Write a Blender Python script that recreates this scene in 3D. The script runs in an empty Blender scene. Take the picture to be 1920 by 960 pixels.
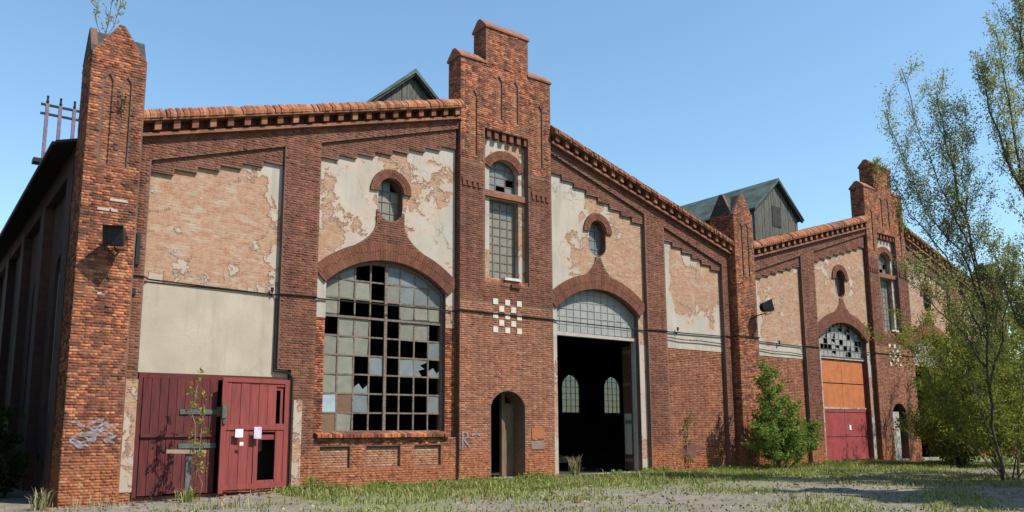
import bpy, bmesh, math, random
import numpy as np
from mathutils import Vector, Matrix
from mathutils.geometry import tessellate_polygon

random.seed(7)
RNG = np.random.default_rng(7)
SC = bpy.context.scene
COL = SC.collection
R = math.radians

# ------------------------------------------------------------------ camera
F_PX, V_PP = 1527.41, 573.02            # focal length and principal row for a 1920 px wide frame
YAW, PITCH, ROLL = 0.649676, 0.15387, 0.005971
CAM = Vector((-16.9904, -22.6553, 1.6))
cd = bpy.data.cameras.new('camera')
cam = bpy.data.objects.new('camera', cd); COL.objects.link(cam); SC.camera = cam
_c, _s = math.cos(YAW), math.sin(YAW)
_R = Vector((_c, -_s, 0)); _F = Vector((_s, _c, 0)); _U = Vector((0, 0, 1))
_F2 = _F * math.cos(PITCH) + _U * math.sin(PITCH); _U2 = _U * math.cos(PITCH) - _F * math.sin(PITCH)
_R3 = _R * math.cos(ROLL) - _U2 * math.sin(ROLL); _U3 = _R * math.sin(ROLL) + _U2 * math.cos(ROLL)
m = Matrix((_R3, _U3, -_F2)).transposed().to_4x4(); m.translation = CAM
cam.matrix_world = m
cd.sensor_width = 36; cd.lens = F_PX / 1920 * 36
cd.shift_y = (V_PP - 480) / 1920
cd.clip_start = .1; cd.clip_end = 3000

# ------------------------------------------------------------------ sky and sun
SUN = Vector((.29, -.55, .76)).normalized()
w = bpy.data.worlds.new('World'); SC.world = w; w.use_nodes = True
nt = w.node_tree
sk = nt.nodes.new('ShaderNodeTexSky'); sk.sky_type = 'NISHITA'; sk.sun_disc = False
sk.sun_elevation = math.asin(SUN.z); sk.sun_rotation = math.atan2(SUN.x, SUN.y)
sk.air_density = 1.3; sk.dust_density = .5; sk.ozone_density = 4.5; sk.altitude = 100
tint = nt.nodes.new('ShaderNodeMix'); tint.data_type = 'RGBA'; tint.blend_type = 'MULTIPLY'; tint.inputs[0].default_value = 1
tint.inputs[7].default_value = (.95, 1.04, .99, 1); nt.links.new(sk.outputs[0], tint.inputs[6])      # the camera's white balance
bg = nt.nodes['Background']; nt.links.new(tint.outputs[2], bg.inputs[0]); bg.inputs[1].default_value = .128
sl = bpy.data.lights.new('sun', 'SUN'); sl.energy = 4.9; sl.angle = R(.5); sl.color = (1, .94, .84)
so = bpy.data.objects.new('sun', sl); COL.objects.link(so)
so.rotation_euler = SUN.to_track_quat('Z', 'Y').to_euler(); so.location = SUN * 60
vs = SC.view_settings
vs.view_transform = 'Standard'; vs.look = 'None'; vs.gamma = 1; vs.exposure = .7; vs.use_curve_mapping = False
SC.cycles.max_bounces = 6; SC.cycles.diffuse_bounces = 2; SC.cycles.transparent_max_bounces = 12

# ------------------------------------------------------------------ materials
MATS = {}
ALBEDO = .8          # one common factor on every base colour
def nd(nt, t, ins=None, **kw):
    n = nt.nodes.new(t)
    for k, v in kw.items(): setattr(n, k, v)
    for k, v in (ins or {}).items():
        s = n.inputs[k]
        if isinstance(v, bpy.types.NodeSocket): nt.links.new(v, s)
        else: s.default_value = v
    return n
def c4(c): return (*c, 1) if len(c) == 3 else c
def base(name):
    mt = bpy.data.materials.new(name); mt.use_nodes = True; MATS[name] = mt
    nt = mt.node_tree; return mt, nt, nt.nodes['Principled BSDF']
def math_(nt, op, a, b=0., clamp=False):
    n = nd(nt, 'ShaderNodeMath', {0: a, 1: b}, operation=op, use_clamp=clamp); return n.outputs[0]
def mix(nt, f, a, b, mode='MIX'):
    n = nd(nt, 'ShaderNodeMix', data_type='RGBA', blend_type=mode)
    for i, v in ((0, f), (6, a), (7, b)):
        s = n.inputs[i]
        if isinstance(v, bpy.types.NodeSocket): nt.links.new(v, s)
        else: s.default_value = v if i == 0 else c4(v)
    return n.outputs[2]
def ramp(nt, f, stops, interp='LINEAR'):
    n = nd(nt, 'ShaderNodeValToRGB', {0: f}); e = n.color_ramp.elements; n.color_ramp.interpolation = interp
    while len(e) < len(stops): e.new(.5)
    for el, (p, c) in zip(e, stops): el.position = p; el.color = c4(c) if not isinstance(c, (int, float)) else (c, c, c, 1)
    return n.outputs[0]
def noise(nt, vec, scale, detail=4, rough=.6, dist=0.):
    return nd(nt, 'ShaderNodeTexNoise', {'Vector': vec, 'Scale': scale, 'Detail': detail, 'Roughness': rough, 'Distortion': dist}).outputs[0]
def pos(nt): return nd(nt, 'ShaderNodeNewGeometry').outputs['Position']
def stretch(nt, vec, s): return nd(nt, 'ShaderNodeVectorMath', {0: vec, 1: s}, operation='MULTIPLY').outputs[0]
def bump(nt, p, h, strength=.3, dist=.02):
    nt.links.new(nd(nt, 'ShaderNodeBump', {'Height': h, 'Strength': strength, 'Distance': dist}).outputs[0], p.inputs['Normal'])
def sep(nt, v): return nd(nt, 'ShaderNodeSeparateXYZ', {0: v}).outputs
def step(nt, x, lo, hi): return nd(nt, 'ShaderNodeMapRange', {0: x, 1: lo, 2: hi, 3: 0., 4: 1.}).outputs[0]

def weather(nt, col, p, soot=.55, low=.8):
    """soot streaks down the wall and worn, orange brick near the ground"""
    s = noise(nt, stretch(nt, p, (1.4, 1.4, .45)), 1.0, 6, .65)
    f = math_(nt, 'MULTIPLY', step(nt, s, .5, .72), soot)
    col = mix(nt, f, col, (.035, .022, .018))
    br_ = noise(nt, stretch(nt, p, (1, 1, .6)), .33, 3, .55)
    col = mix(nt, math_(nt, 'MULTIPLY', step(nt, br_, .46, .62), .45), col, mix(nt, .5, col, (.06, .028, .02)))
    run = noise(nt, stretch(nt, p, (3.2, 3.2, .16)), 1.0, 4, .6)
    col = mix(nt, math_(nt, 'MULTIPLY', step(nt, run, .56, .74), soot * .8), col, (.03, .02, .017))
    g = noise(nt, stretch(nt, p, (1, 1, 1)), .7, 5, .6)
    col = mix(nt, math_(nt, 'MULTIPLY', step(nt, g, .5, .75), .35), col, (.28, .135, .08))
    if low:
        z = sep(nt, p)[2]
        k = math_(nt, 'SUBTRACT', math_(nt, 'ADD', step(nt, z, 1.5, .1), math_(nt, 'MULTIPLY', noise(nt, p, 3., 4), .9)), .66)
        n2 = noise(nt, p, 9, 3)
        col = mix(nt, math_(nt, 'MULTIPLY', step(nt, k, .0, .35), low), col,
                  ramp(nt, n2, [(.3, (.13, .038, .02)), (.5, (.32, .105, .042)), (.62, (.36, .15, .065)), (.72, (.38, .25, .16))]))
    return col
def brick_mat(name, stops, per_object=False, soot=.55, low=.8, speckle=.5):
    mt, nt, p = base(name)
    P = pos(nt)
    rnd = nd(nt, 'ShaderNodeObjectInfo').outputs['Random'] if per_object else nd(nt, 'ShaderNodeNewGeometry').outputs['Random Per Island']
    rnd = math_(nt, 'ADD', math_(nt, 'MULTIPLY', rnd, .78), .13)
    col = ramp(nt, rnd, stops)
    n = noise(nt, P, 11, 4, .7)
    col = mix(nt, math_(nt, 'MULTIPLY', step(nt, n, .5, .68), speckle), col, (.05, .028, .022))
    n3 = noise(nt, nd(nt, 'ShaderNodeVectorMath', {0: P, 1: (3, 7, 1)}).outputs[0], 8, 4, .7)
    col = mix(nt, math_(nt, 'MULTIPLY', step(nt, n3, .56, .72), speckle), col, (.35, .14, .065))
    n5 = noise(nt, stretch(nt, P, (2.6, 2.6, 3.4)), 1.0, 3, .6)
    col = mix(nt, math_(nt, 'MULTIPLY', step(nt, n5, .5, .6), speckle * .95), col, (.055, .024, .018))
    col = weather(nt, col, P, soot, low)
    nt.links.new(col, p.inputs['Base Color']); p.inputs['Roughness'].default_value = .9
    p.inputs['Specular IOR Level'].default_value = .2
    bump(nt, p, noise(nt, P, 40, 4, .7), .5, .01)
    return mt
ORANGE = [(0, (.05, .02, .015)), (.15, (.13, .04, .025)), (.38, (.28, .082, .04)), (.6, (.44, .135, .058)), (.85, (.54, .2, .085)), (1, (.42, .26, .16))]
BROWN = [(0, (.085, .03, .021)), (.25, (.135, .045, .028)), (.5, (.175, .059, .035)), (.75, (.215, .076, .044)), (.95, (.28, .11, .06)), (1, (.32, .19, .12))]
ROSE = [(0, (.16, .065, .042)), (.25, (.27, .1, .06)), (.5, (.33, .128, .073)), (.75, (.37, .155, .088)), (.95, (.42, .2, .11)), (1, (.42, .28, .19))]
PALE = [(0, (.3, .14, .085)), (.4, (.38, .2, .12)), (.8, (.43, .245, .16)), (1, (.45, .35, .26))]
brick_mat('brick_brown', BROWN, soot=.45, speckle=.35)
brick_mat('brick_rose', ROSE, soot=.25, speckle=.3)
brick_mat('brick_orange', ORANGE, soot=.6, speckle=.72)
brick_mat('brick_pier', ORANGE, per_object=True, soot=.65, speckle=.8, low=.9)
brick_mat('brick_coping', [(0, (.12, .05, .032)), (.3, (.32, .11, .052)), (.7, (.42, .155, .07)), (.9, (.43, .22, .125)), (1, (.3, .23, .18))], soot=.45, low=0, speckle=.4)
brick_mat('brick_arch', [(0, (.115, .042, .027)), (.5, (.155, .056, .034)), (1, (.2, .078, .047))], soot=.25, low=0, speckle=.25)
brick_mat('brick_pale', PALE, soot=.25, low=.3, speckle=.3)

def brick_tex(nt, P, c1, c2, mortar, bw=.26, rh=.08, flip=False):
    N = sep(nt, nd(nt, 'ShaderNodeNewGeometry').outputs['True Normal'])
    x, y, z = sep(nt, P)[:3]
    side = math_(nt, 'GREATER_THAN', math_(nt, 'ABSOLUTE', N[0]), .7)
    u = math_(nt, 'ADD', math_(nt, 'MULTIPLY', x, math_(nt, 'SUBTRACT', 1., side)), math_(nt, 'MULTIPLY', y, side))
    v = nd(nt, 'ShaderNodeCombineXYZ', {0: u, 1: z}).outputs[0]
    b = nd(nt, 'ShaderNodeTexBrick', {'Vector': v, 'Color1': c4(c1), 'Color2': c4(c2), 'Mortar': c4(mortar), 'Scale': 1., 'Mortar Size': .008, 'Brick Width': bw, 'Row Height': rh, 'Bias': 0.})
    return b.outputs
def wall_mat(name, c1, c2, mortar, soot=.5, low=.6):
    mt, nt, p = base(name); P = pos(nt)
    b = brick_tex(nt, P, c1, c2, mortar)
    col = weather(nt, b[0], P, soot, low)
    n = noise(nt, P, 10, 4, .7)
    col = mix(nt, math_(nt, 'MULTIPLY', step(nt, n, .52, .7), .5), col, (.06, .03, .025))
    nt.links.new(col, p.inputs['Base Color']); p.inputs['Roughness'].default_value = .92
    bump(nt, p, math_(nt, 'SUBTRACT', noise(nt, P, 30, 3), b[1]), .6, .012)
wall_mat('wall_brick', (.17, .058, .035), (.12, .04, .027), (.15, .105, .08))
wall_mat('side_brick_shaded', (.105, .036, .024), (.07, .025, .018), (.07, .048, .036), .6, .2)  # darker copy of the wall brick, shade of the side wall put into it
wall_mat('mortar', (.17, .085, .058), (.14, .068, .046), (.19, .125, .09), .5, .5)
wall_mat('wall_orange', (.33, .11, .052), (.21, .068, .036), (.21, .13, .085), .6, 0)
brick_mat('brick_dentil', [(0, (.12, .045, .028)), (.5, (.26, .095, .048)), (1, (.36, .17, .1))], per_object=True, soot=.35, low=0, speckle=.3)

def plaster_mat(name, cover, biases=(), lime=(.43, .39, .33)):
    """lime plaster that has come off in patches, pink brick with lime residue below"""
    mt, nt, p = base(name); P = pos(nt)
    q = sep(nt, P)
    a = noise(nt, P, .55, 2, .5, .3); b = noise(nt, P, 2.4, 7, .68, .4)
    m = math_(nt, 'ADD', math_(nt, 'MULTIPLY', a, 1.1), math_(nt, 'MULTIPLY', b, .8))
    m = math_(nt, 'ADD', m, cover - .95)
    for ax, lo, hi, amt in biases:
        m = math_(nt, 'ADD', m, math_(nt, 'MULTIPLY', step(nt, q['XYZ'.index(ax)], lo, hi), amt))
    mask = step(nt, m, -.012, .02)
    bt = brick_tex(nt, P, (.41, .2, .118), (.32, .14, .082), (.41, .31, .22))
    n = noise(nt, P, 7, 5, .7)
    br = mix(nt, math_(nt, 'MULTIPLY', step(nt, n, .42, .66), .85), bt[0], (.42, .3, .215))
    n9 = noise(nt, stretch(nt, P, (1, 1, 2.2)), 2.1, 7, .75)
    br = mix(nt, math_(nt, 'MULTIPLY', step(nt, n9, .52, .6), .75), br, (.43, .34, .26))
    n2 = noise(nt, stretch(nt, P, (1, 1, 3)), 3.2, 4, .7)
    br = mix(nt, math_(nt, 'MULTIPLY', step(nt, n2, .55, .75), .55), br, (.24, .105, .065))
    n3 = noise(nt, P, 1.1, 6, .6); n4 = noise(nt, stretch(nt, P, (3, 3, .35)), 1.2, 4, .6)
    pl = mix(nt, step(nt, n3, .35, .7), lime, tuple(k * .82 for k in lime))
    pl = mix(nt, math_(nt, 'MULTIPLY', step(nt, n4, .5, .75), .5), pl, (.27, .22, .17))
    cv = nd(nt, 'ShaderNodeTexVoronoi', {'Vector': nd(nt, 'ShaderNodeVectorMath', {0: P, 1: nd(nt, 'ShaderNodeVectorMath', {0: nd(nt, 'ShaderNodeTexNoise', {'Vector': P, 'Scale': 2.5, 'Detail': 3}).outputs[1], 1: (.7, .7, .7)}, operation='MULTIPLY').outputs[0]}).outputs[0], 'Scale': .75}, feature='DISTANCE_TO_EDGE').outputs[0]
    crack = math_(nt, 'MULTIPLY', step(nt, cv, .014, .004), step(nt, noise(nt, P, .8, 2), .5, .58))
    pl = mix(nt, math_(nt, 'MULTIPLY', crack, .6 if cover < .5 else .12), pl, (.13, .1, .08))
    rim = math_(nt, 'MULTIPLY', step(nt, m, .16, .03), .5)
    pl = mix(nt, rim, pl, (.47, .3, .22))
    col = mix(nt, mask, br, pl)
    nt.links.new(col, p.inputs['Base Color']); p.inputs['Roughness'].default_value = .92
    p.inputs['Specular IOR Level'].default_value = .2
    h = math_(nt, 'ADD', math_(nt, 'MULTIPLY', mask, 1.2), math_(nt, 'MULTIPLY', noise(nt, P, 18, 4, .7), .22))
    bump(nt, p, math_(nt, 'SUBTRACT', h, math_(nt, 'MULTIPLY', bt[1], math_(nt, 'SUBTRACT', 1., mask))), .9, .03)
def simple(name, col, col2=None, rough=.7, metal=0., scale=6., lo=.4, hi=.65, spec=.18, bmp=.2, strch=(1, 1, 1), rnd=0.):
    mt, nt, p = base(name); P = pos(nt)
    n = noise(nt, stretch(nt, P, strch), scale, 5, .65)
    c = mix(nt, step(nt, n, lo, hi), col, col2 or tuple(k * .6 for k in col))
    if rnd:
        r = nd(nt, 'ShaderNodeObjectInfo').outputs['Random']
        c = mix(nt, math_(nt, 'MULTIPLY', r, rnd), c, tuple(k * .45 for k in col))
    nt.links.new(c, p.inputs['Base Color'])
    p.inputs['Roughness'].default_value = rough; p.inputs['Metallic'].default_value = metal
    p.inputs['Specular IOR Level'].default_value = spec
    if bmp: bump(nt, p, noise(nt, stretch(nt, P, strch), scale * 4, 4), bmp, .01)
    return mt
plaster_mat('plaster_patchy', .1, [('X', -6.3, -3.2, -.02)])
plaster_mat('plaster_bare', -.17, [('X', -9.2, -8.35, .22), ('Z', 6.9, 6.0, .1), ('Z', 8.9, 9.5, .25)])
plaster_mat('plaster_half', -.15, [('X', 4.4, 2.6, .42), ('Z', 9.6, 10.6, .2), ('Z', 8.5, 5.8, -.03)])
plaster_mat('plaster_base_white', -.12, [('X', 9.0, 8.5, .4), ('Z', 6.5, 5.6, .34)])
plaster_mat('plaster_far', -.13, [('Z', 5.9, 5.3, .4), ('X', 15.0, 14.6, .3)])
plaster_mat('plaster_clean', .9, lime=(.43, .37, .29))
plaster_mat('plaster_narrow', .12)
plaster_mat('whitewash', .08, lime=(.43, .37, .32))
plaster_mat('whitewash_full', .22, lime=(.42, .37, .33))
simple('white_paint', (0.562, 0.555, 0.517), (0.38, 0.365, 0.334), .6, scale=9)
simple('white_brick', (0.562, 0.532, 0.456), (0.456, 0.41, 0.334), .8, scale=14)
simple('red_old', (.16, .034, .034), (.072, .028, .026), .88, scale=2.6, strch=(5, 5, .6), rnd=.45, lo=.36, hi=.62)
simple('red_faded', (.27, .06, .052), (.17, .045, .042), .85, scale=2.6, strch=(5, 5, .5), rnd=.3)
simple('gate_red', (.3, .058, .058), (.22, .042, .042), .7, scale=2)
simple('gate_orange', (.47, .155, .055), (.35, .115, .045), .75, scale=2.5)
simple('gap_dark', (.02, .012, .012), None, .9)
simple('grey_green_iron', (.09, .13, .115), (.06, .07, .06), .6, scale=12)
simple('grey_wood', (.14, .13, .12), (.07, .065, .06), .85, scale=3, strch=(6, 6, .5))
simple('pale_wood', (0.319, 0.228, 0.16), (0.213, 0.144, 0.0988), .8, scale=4, strch=(1, 6, 6))
simple('brown_wood', (.2, .13, .08), (.11, .07, .045), .8, scale=3, strch=(6, 6, .5))
simple('lantern_wood', (.13, .125, .11), (.05, .048, .044), .85, scale=3, strch=(6, 6, .5))
simple('grey_door', (.4, .4, .37), (.2, .17, .15), .7, scale=4)
simple('slate', (.06, .058, .055), (.03, .03, .03), .8, scale=7)
simple('roof_green', (.1, .135, .12), (.045, .06, .055), .8, scale=1.6, strch=(1, .6, 1))
simple('roof_dark', (.05, .045, .04), (.03, .03, .028), .85, scale=3)
simple('black_metal', (.014, .014, .016), (.03, .027, .025), .45, scale=15)
simple('rust', (.12, .05, .03), (.06, .03, .022), .85, scale=12)
simple('iron_bar', (.2, .15, .12), (.1, .07, .055), .7, scale=14)
simple('cable', (.02, .018, .017), None, .7)
simple('lilac_iron', (.2, .15, .22), (.12, .09, .13), .7, scale=9)
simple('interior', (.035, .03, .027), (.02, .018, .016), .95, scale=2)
simple('floor_dark', (.05, .045, .04), (.03, .028, .025), .95, scale=2)  # floor kept near black: the interior's darkness is put into its colour
simple('concrete', (0.319, 0.304, 0.274), (0.228, 0.213, 0.19), .9, scale=5)
simple('paper', (.82, .82, .8), (.74, .74, .72), .8)
simple('poster_lilac', (.42, .33, .5), (.7, .68, .7), .8, scale=25)
simple('notice_orange', (0.35, 0.129, 0.0532), (0.274, 0.106, 0.0532), .85, scale=12)
simple('notice_grey', (0.228, 0.182, 0.167), (0.175, 0.114, 0.0912), .85, scale=12)
simple('spray_blue', (0.274, 0.274, 0.319), (0.19, 0.129, 0.114), .8, scale=9, lo=.4, hi=.6)
simple('spray_lilac', (0.274, 0.228, 0.251), (0.205, 0.129, 0.106), .8, scale=14, lo=.4, hi=.6)
simple('stain_purple', (0.129, 0.0532, 0.057), (0.175, 0.076, 0.057), .9, scale=5)
simple('bark', (.12, .1, .075), (.06, .05, .038), .9, scale=9, strch=(1, 1, .3))
simple('bark_pale', (.22, .19, .14), (.12, .1, .075), .9, scale=9, strch=(1, 1, .3))
def glass_mat(name, col, rough=.25, alpha=1., var=.3):
    mt, nt, p = base(name); P = pos(nt)
    n = noise(nt, P, 4, 5, .65)
    r = nd(nt, 'ShaderNodeObjectInfo').outputs['Random']; r2 = nd(nt, 'ShaderNodeNewGeometry').outputs['Random Per Island']
    c = mix(nt, step(nt, n, .35, .7), col, tuple(k * .72 for k in col))
    c = mix(nt, math_(nt, 'MULTIPLY', r, var), c, tuple(k * .4 for k in col))
    c = mix(nt, math_(nt, 'MULTIPLY', r2, var), c, (col[0] * .6, col[1] * .63, col[2] * .66))
    nt.links.new(c, p.inputs['Base Color']); p.inputs['Roughness'].default_value = rough
    p.inputs['Alpha'].default_value = alpha; p.inputs['Specular IOR Level'].default_value = .3
    bump(nt, p, n, .05, .02)
glass_mat('glass_dusty', (.235, .225, .18), .5)
glass_mat('glass_grey', (.19, .215, .22), .35)
glass_mat('glass_blue', (0.35, 0.426, 0.471))
glass_mat('glass_brown', (0.202, 0.115, 0.072))
glass_mat('glass_pale', (.36, .365, .35), .5, var=.55)
glass_mat('glass_back', (.46, .4, .34), .5, .62)
def leaf_mat(name, stops, trans=.35):
    mt, nt, p = base(name)
    r = nd(nt, 'ShaderNodeNewGeometry').outputs['Random Per Island']
    col = ramp(nt, r, stops)
    out = nt.nodes['Material Output']
    nt.nodes.remove(p)
    d = nd(nt, 'ShaderNodeBsdfDiffuse', {0: col}); t = nd(nt, 'ShaderNodeBsdfTranslucent', {0: mix(nt, .5, col, (.3, .36, .05))})
    mx_ = nd(nt, 'ShaderNodeMixShader', {0: trans, 1: d.outputs[0], 2: t.outputs[0]})
    nt.links.new(mx_.outputs[0], out.inputs[0])
leaf_mat('leaf_poplar', [(0, (.24, .26, .1)), (.5, (.38, .4, .17)), (.85, (.5, .51, .26)), (1, (.54, .52, .34))], .5)
leaf_mat('leaf_willow', [(0, (.1, .13, .03)), (.5, (.21, .24, .055)), (1, (.36, .34, .09))], .45)
leaf_mat('leaf_bush', [(0, (.07, .13, .03)), (.5, (.155, .25, .055)), (1, (.28, .35, .1))], .45)
leaf_mat('leaf_yellow', [(0, (.16, .17, .04)), (1, (.34, .3, .06))])
leaf_mat('leaf_dark', [(0, (.02, .03, .012)), (1, (.045, .06, .02))], .15)
leaf_mat('grass', [(0, (.11, .14, .032)), (.4, (.2, .24, .06)), (.75, (.32, .32, .11)), (1, (.46, .39, .22))], .35)
leaf_mat('dry_stalk', [(0, (.2, .16, .09)), (1, (.36, .31, .17))], .1)
leaf_mat('litter', [(0, (.08, .06, .04)), (.5, (.2, .16, .11)), (1, (.4, .35, .27))], .0)

def ground_mat():
    mt, nt, p = base('ground'); P = pos(nt)
    q = sep(nt, P)
    n1 = noise(nt, P, .35, 6, .6, .5); n2 = noise(nt, P, 2.2, 6, .7); n3 = noise(nt, P, 14, 4, .7)
    soil = mix(nt, step(nt, n2, .35, .68), (.1, .083, .062), (.235, .205, .16))
    soil = mix(nt, math_(nt, 'MULTIPLY', step(nt, n3, .45, .7), .5), soil, (.28, .255, .215))
    turf = mix(nt, step(nt, n3, .35, .65), (.09, .12, .032), (.2, .21, .075))
    soil2 = mix(nt, step(nt, q[0], -9.2, -8.0), soil, turf); turf = soil2
    near = math_(nt, 'ADD', step(nt, q[1], -7.2, -4.6), math_(nt, 'MULTIPLY', math_(nt, 'SUBTRACT', n1, .5), 3.6))
    tm = step(nt, math_(nt, 'ADD', near, math_(nt, 'MULTIPLY', math_(nt, 'SUBTRACT', n2, .5), 2.0)), .1, .9)
    col = mix(nt, tm, soil, turf)
    nt.links.new(col, p.inputs['Base Color']); p.inputs['Roughness'].default_value = .95
    bump(nt, p, math_(nt, 'ADD', n2, math_(nt, 'MULTIPLY', n3, .4)), .7, .05)
ground_mat()

# ------------------------------------------------------------------ mesh helpers
def link(name, me, mat=None, parent=None, loc=None):
    o = bpy.data.objects.new(name, me); COL.objects.link(o)
    if mat and me and not me.materials: me.materials.append(MATS[mat])
    if parent: o.parent = parent
    if loc: o.location = loc
    return o
def tag(o, label=None, cat=None, group=None, kind=None):
    if label: o['label'] = label
    if cat: o['category'] = cat
    if group: o['group'] = group
    if kind: o['kind'] = kind
    return o
def empty(name, loc=(0, 0, 0), rz=0):
    o = bpy.data.objects.new(name, None); COL.objects.link(o); o.location = loc; o.rotation_euler = (0, 0, rz)
    o.empty_display_size = .3
    return o
def np_mesh(name, V, Q, k=4):
    V = np.asarray(V, dtype=np.float32).reshape(-1, 3); Q = np.asarray(Q, dtype=np.int32).reshape(-1, k)
    me = bpy.data.meshes.new(name)
    me.vertices.add(len(V)); me.vertices.foreach_set('co', V.ravel())
    me.loops.add(Q.size); me.loops.foreach_set('vertex_index', Q.ravel())
    me.polygons.add(len(Q)); me.polygons.foreach_set('loop_start', np.arange(0, Q.size, k, dtype=np.int32))
    me.polygons.foreach_set('loop_total', np.full(len(Q), k, dtype=np.int32))
    me.update(calc_edges=True); return me
def area(p): return .5 * sum(a[0] * b[1] - b[0] * a[1] for a, b in zip(p, p[1:] + p[:1]))
class MB:
    def __init__(s): s.v = []; s.f = []
    def add(s, vs, fs):
        o = len(s.v); s.v += [tuple(v) for v in vs]; s.f += [tuple(i + o for i in f) for f in fs]; return s
    def box(s, x0, x1, y0, y1, z0, z1):
        if x0 > x1: x0, x1 = x1, x0
        return s.add([(x0, y0, z0), (x1, y0, z0), (x1, y1, z0), (x0, y1, z0), (x0, y0, z1), (x1, y0, z1), (x1, y1, z1), (x0, y1, z1)],
                     [(0, 1, 5, 4), (1, 2, 6, 5), (2, 3, 7, 6), (3, 0, 4, 7), (4, 5, 6, 7), (3, 2, 1, 0)])
    def prism(s, outer, y0, y1, holes=(), axis='y'):
        """(x, z) outline with holes, extruded from y0 (front) to y1; axis 'x': a (y, z) outline extruded along x"""
        loops = [list(outer)] + [list(h) for h in holes]
        if area(loops[0]) < 0: loops[0].reverse()
        for h in loops[1:]:
            if area(h) > 0: h.reverse()
        flat = [p for l in loops for p in l]; n = len(flat)
        tri = tessellate_polygon([[Vector((p[0], p[1], 0)) for p in l] for l in loops])
        P = (lambda p, d: (p[0], d, p[1])) if axis == 'y' else (lambda p, d: (d, p[0], p[1]))
        fs = []
        for t in tri:
            a, b, c = (flat[i] for i in t)
            ccw = (b[0] - a[0]) * (c[1] - a[1]) - (b[1] - a[1]) * (c[0] - a[0]) > 0
            if axis == 'x': ccw = not ccw
            t = tuple(t) if ccw else tuple(reversed(t))
            fs.append(t); fs.append(tuple(i + n for i in reversed(t)))
        o = 0
        for l in loops:
            k = len(l)
            for i in range(k):
                j = (i + 1) % k; q = (o + i, o + i + n, o + j + n, o + j)
                fs.append(q if axis == 'y' else q[::-1])
            o += k
        return s.add([P(p, y0) for p in flat] + [P(p, y1) for p in flat], fs)
    def tube(s, pts, r, n=6, cap=True):
        pts = [Vector(p) for p in pts]; rs = r if hasattr(r, '__len__') else [r] * len(pts)
        o = len(s.v); up = Vector((.3, .2, .93))
        for i, p in enumerate(pts):
            t = (pts[min(i + 1, len(pts) - 1)] - pts[max(i - 1, 0)]).normalized()
            a = t.cross(up)
            if a.length < .05: a = t.cross(Vector((1, 0, 0)))
            a.normalize(); b = t.cross(a)
            for k in range(n):
                q = 2 * math.pi * k / n; s.v.append(tuple(p + (a * math.cos(q) + b * math.sin(q)) * rs[i]))
        for i in range(len(pts) - 1):
            for k in range(n):
                k2 = (k + 1) % n; s.f.append((o + i * n + k, o + (i + 1) * n + k, o + (i + 1) * n + k2, o + i * n + k2))
        if cap:
            s.f.append(tuple(o + k for k in range(n))); e = o + (len(pts) - 1) * n
            s.f.append(tuple(e + k for k in reversed(range(n))))
        return s
    def build(s, name, mat, parent=None, smooth=False, loc=None):
        me = bpy.data.meshes.new(name); me.from_pydata(s.v, [], s.f); me.update()
        if smooth:
            me.polygons.foreach_set('use_smooth', [True] * len(me.polygons))
        return link(name, me, mat, parent, loc)

def inside(loops, px, pz):
    r = np.zeros(px.shape, bool)
    for l in loops:
        a = np.array(l); b = np.roll(a, -1, 0)
        for (x1, z1), (x2, z2) in zip(a, b):
            if z1 == z2: continue
            c = ((z1 > pz) != (z2 > pz)) & (px < (x2 - x1) * (pz - z1) / (z2 - z1) + x1)
            r ^= c
    return r
BL, BH, GAP = .235, .072, .009
def brick_cells(loops):
    a = np.array(loops[0]); u0, v0 = a.min(0); u1, v1 = a.max(0)
    rows = np.arange(math.floor(v0 / BH), math.ceil(v1 / BH)); out = []
    for rr in rows:
        hdr = rr % 2                                   # stretcher course, then a header course
        L = BL if not hdr else BL / 2
        us = np.arange(u0 - (BL / 4 if hdr else 0), u1, L)
        z = (rr + .5) * BH; zz = np.full(us.shape, z)
        il = inside(loops, us + .02, zz) & inside(loops, us + .02, zz + .03) & inside(loops, us + .02, zz - .03)
        ir = inside(loops, us + L - .02, zz) & inside(loops, us + L - .02, zz + .03) & inside(loops, us + L - .02, zz - .03)
        im = inside(loops, us + L / 2, zz)
        for u, l, mm, r in zip(us, il, im, ir):
            if l and r and mm: out.append((u, u + L, rr * BH))
            elif l and mm: out.append((u, u + L * .55, rr * BH))
            elif r and mm: out.append((u + L * .45, u + L, rr * BH))
    return np.array(out).reshape(-1, 3)
def brick_geo(cells, plane, axis='y', rough=1.):
    n = len(cells)
    u0 = cells[:, 0] + GAP / 2; u1 = cells[:, 1] - GAP / 2; v0 = cells[:, 2] + GAP / 2; v1 = cells[:, 2] + BH - GAP / 2
    d = RNG.uniform(.003, .008, n) + rough * np.where(RNG.random(n) < .1, RNG.uniform(0, .012, n), 0)
    j = lambda: RNG.uniform(-.004, .004, n) * rough
    k = RNG.uniform(.003, .008, n)
    F = np.stack([np.stack([u0 + k + j(), d, v0 + k + j()], -1), np.stack([u1 - k + j(), d, v0 + k + j()], -1),
                  np.stack([u1 - k + j(), d + j(), v1 - k + j()], -1), np.stack([u0 + k + j(), d + j(), v1 - k + j()], -1),
                  np.stack([u0, u0 * 0 - .003, v0], -1), np.stack([u1, u0 * 0 - .003, v0], -1),
                  np.stack([u1, u0 * 0 - .003, v1], -1), np.stack([u0, u0 * 0 - .003, v1], -1)], 1)
    if axis == 'y': V = np.stack([F[..., 0], plane - F[..., 1], F[..., 2]], -1)
    else: V = np.stack([plane - F[..., 1], F[..., 0], F[..., 2]], -1)
    q = np.array([(0, 1, 2, 3), (4, 5, 1, 0), (5, 6, 2, 1), (6, 7, 3, 2), (7, 4, 0, 3)])
    if axis == 'x': q = q[:, ::-1]
    Q = (np.arange(n)[:, None, None] * 8 + q[None]).reshape(-1, 4)
    return V.reshape(-1, 3), Q
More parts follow.
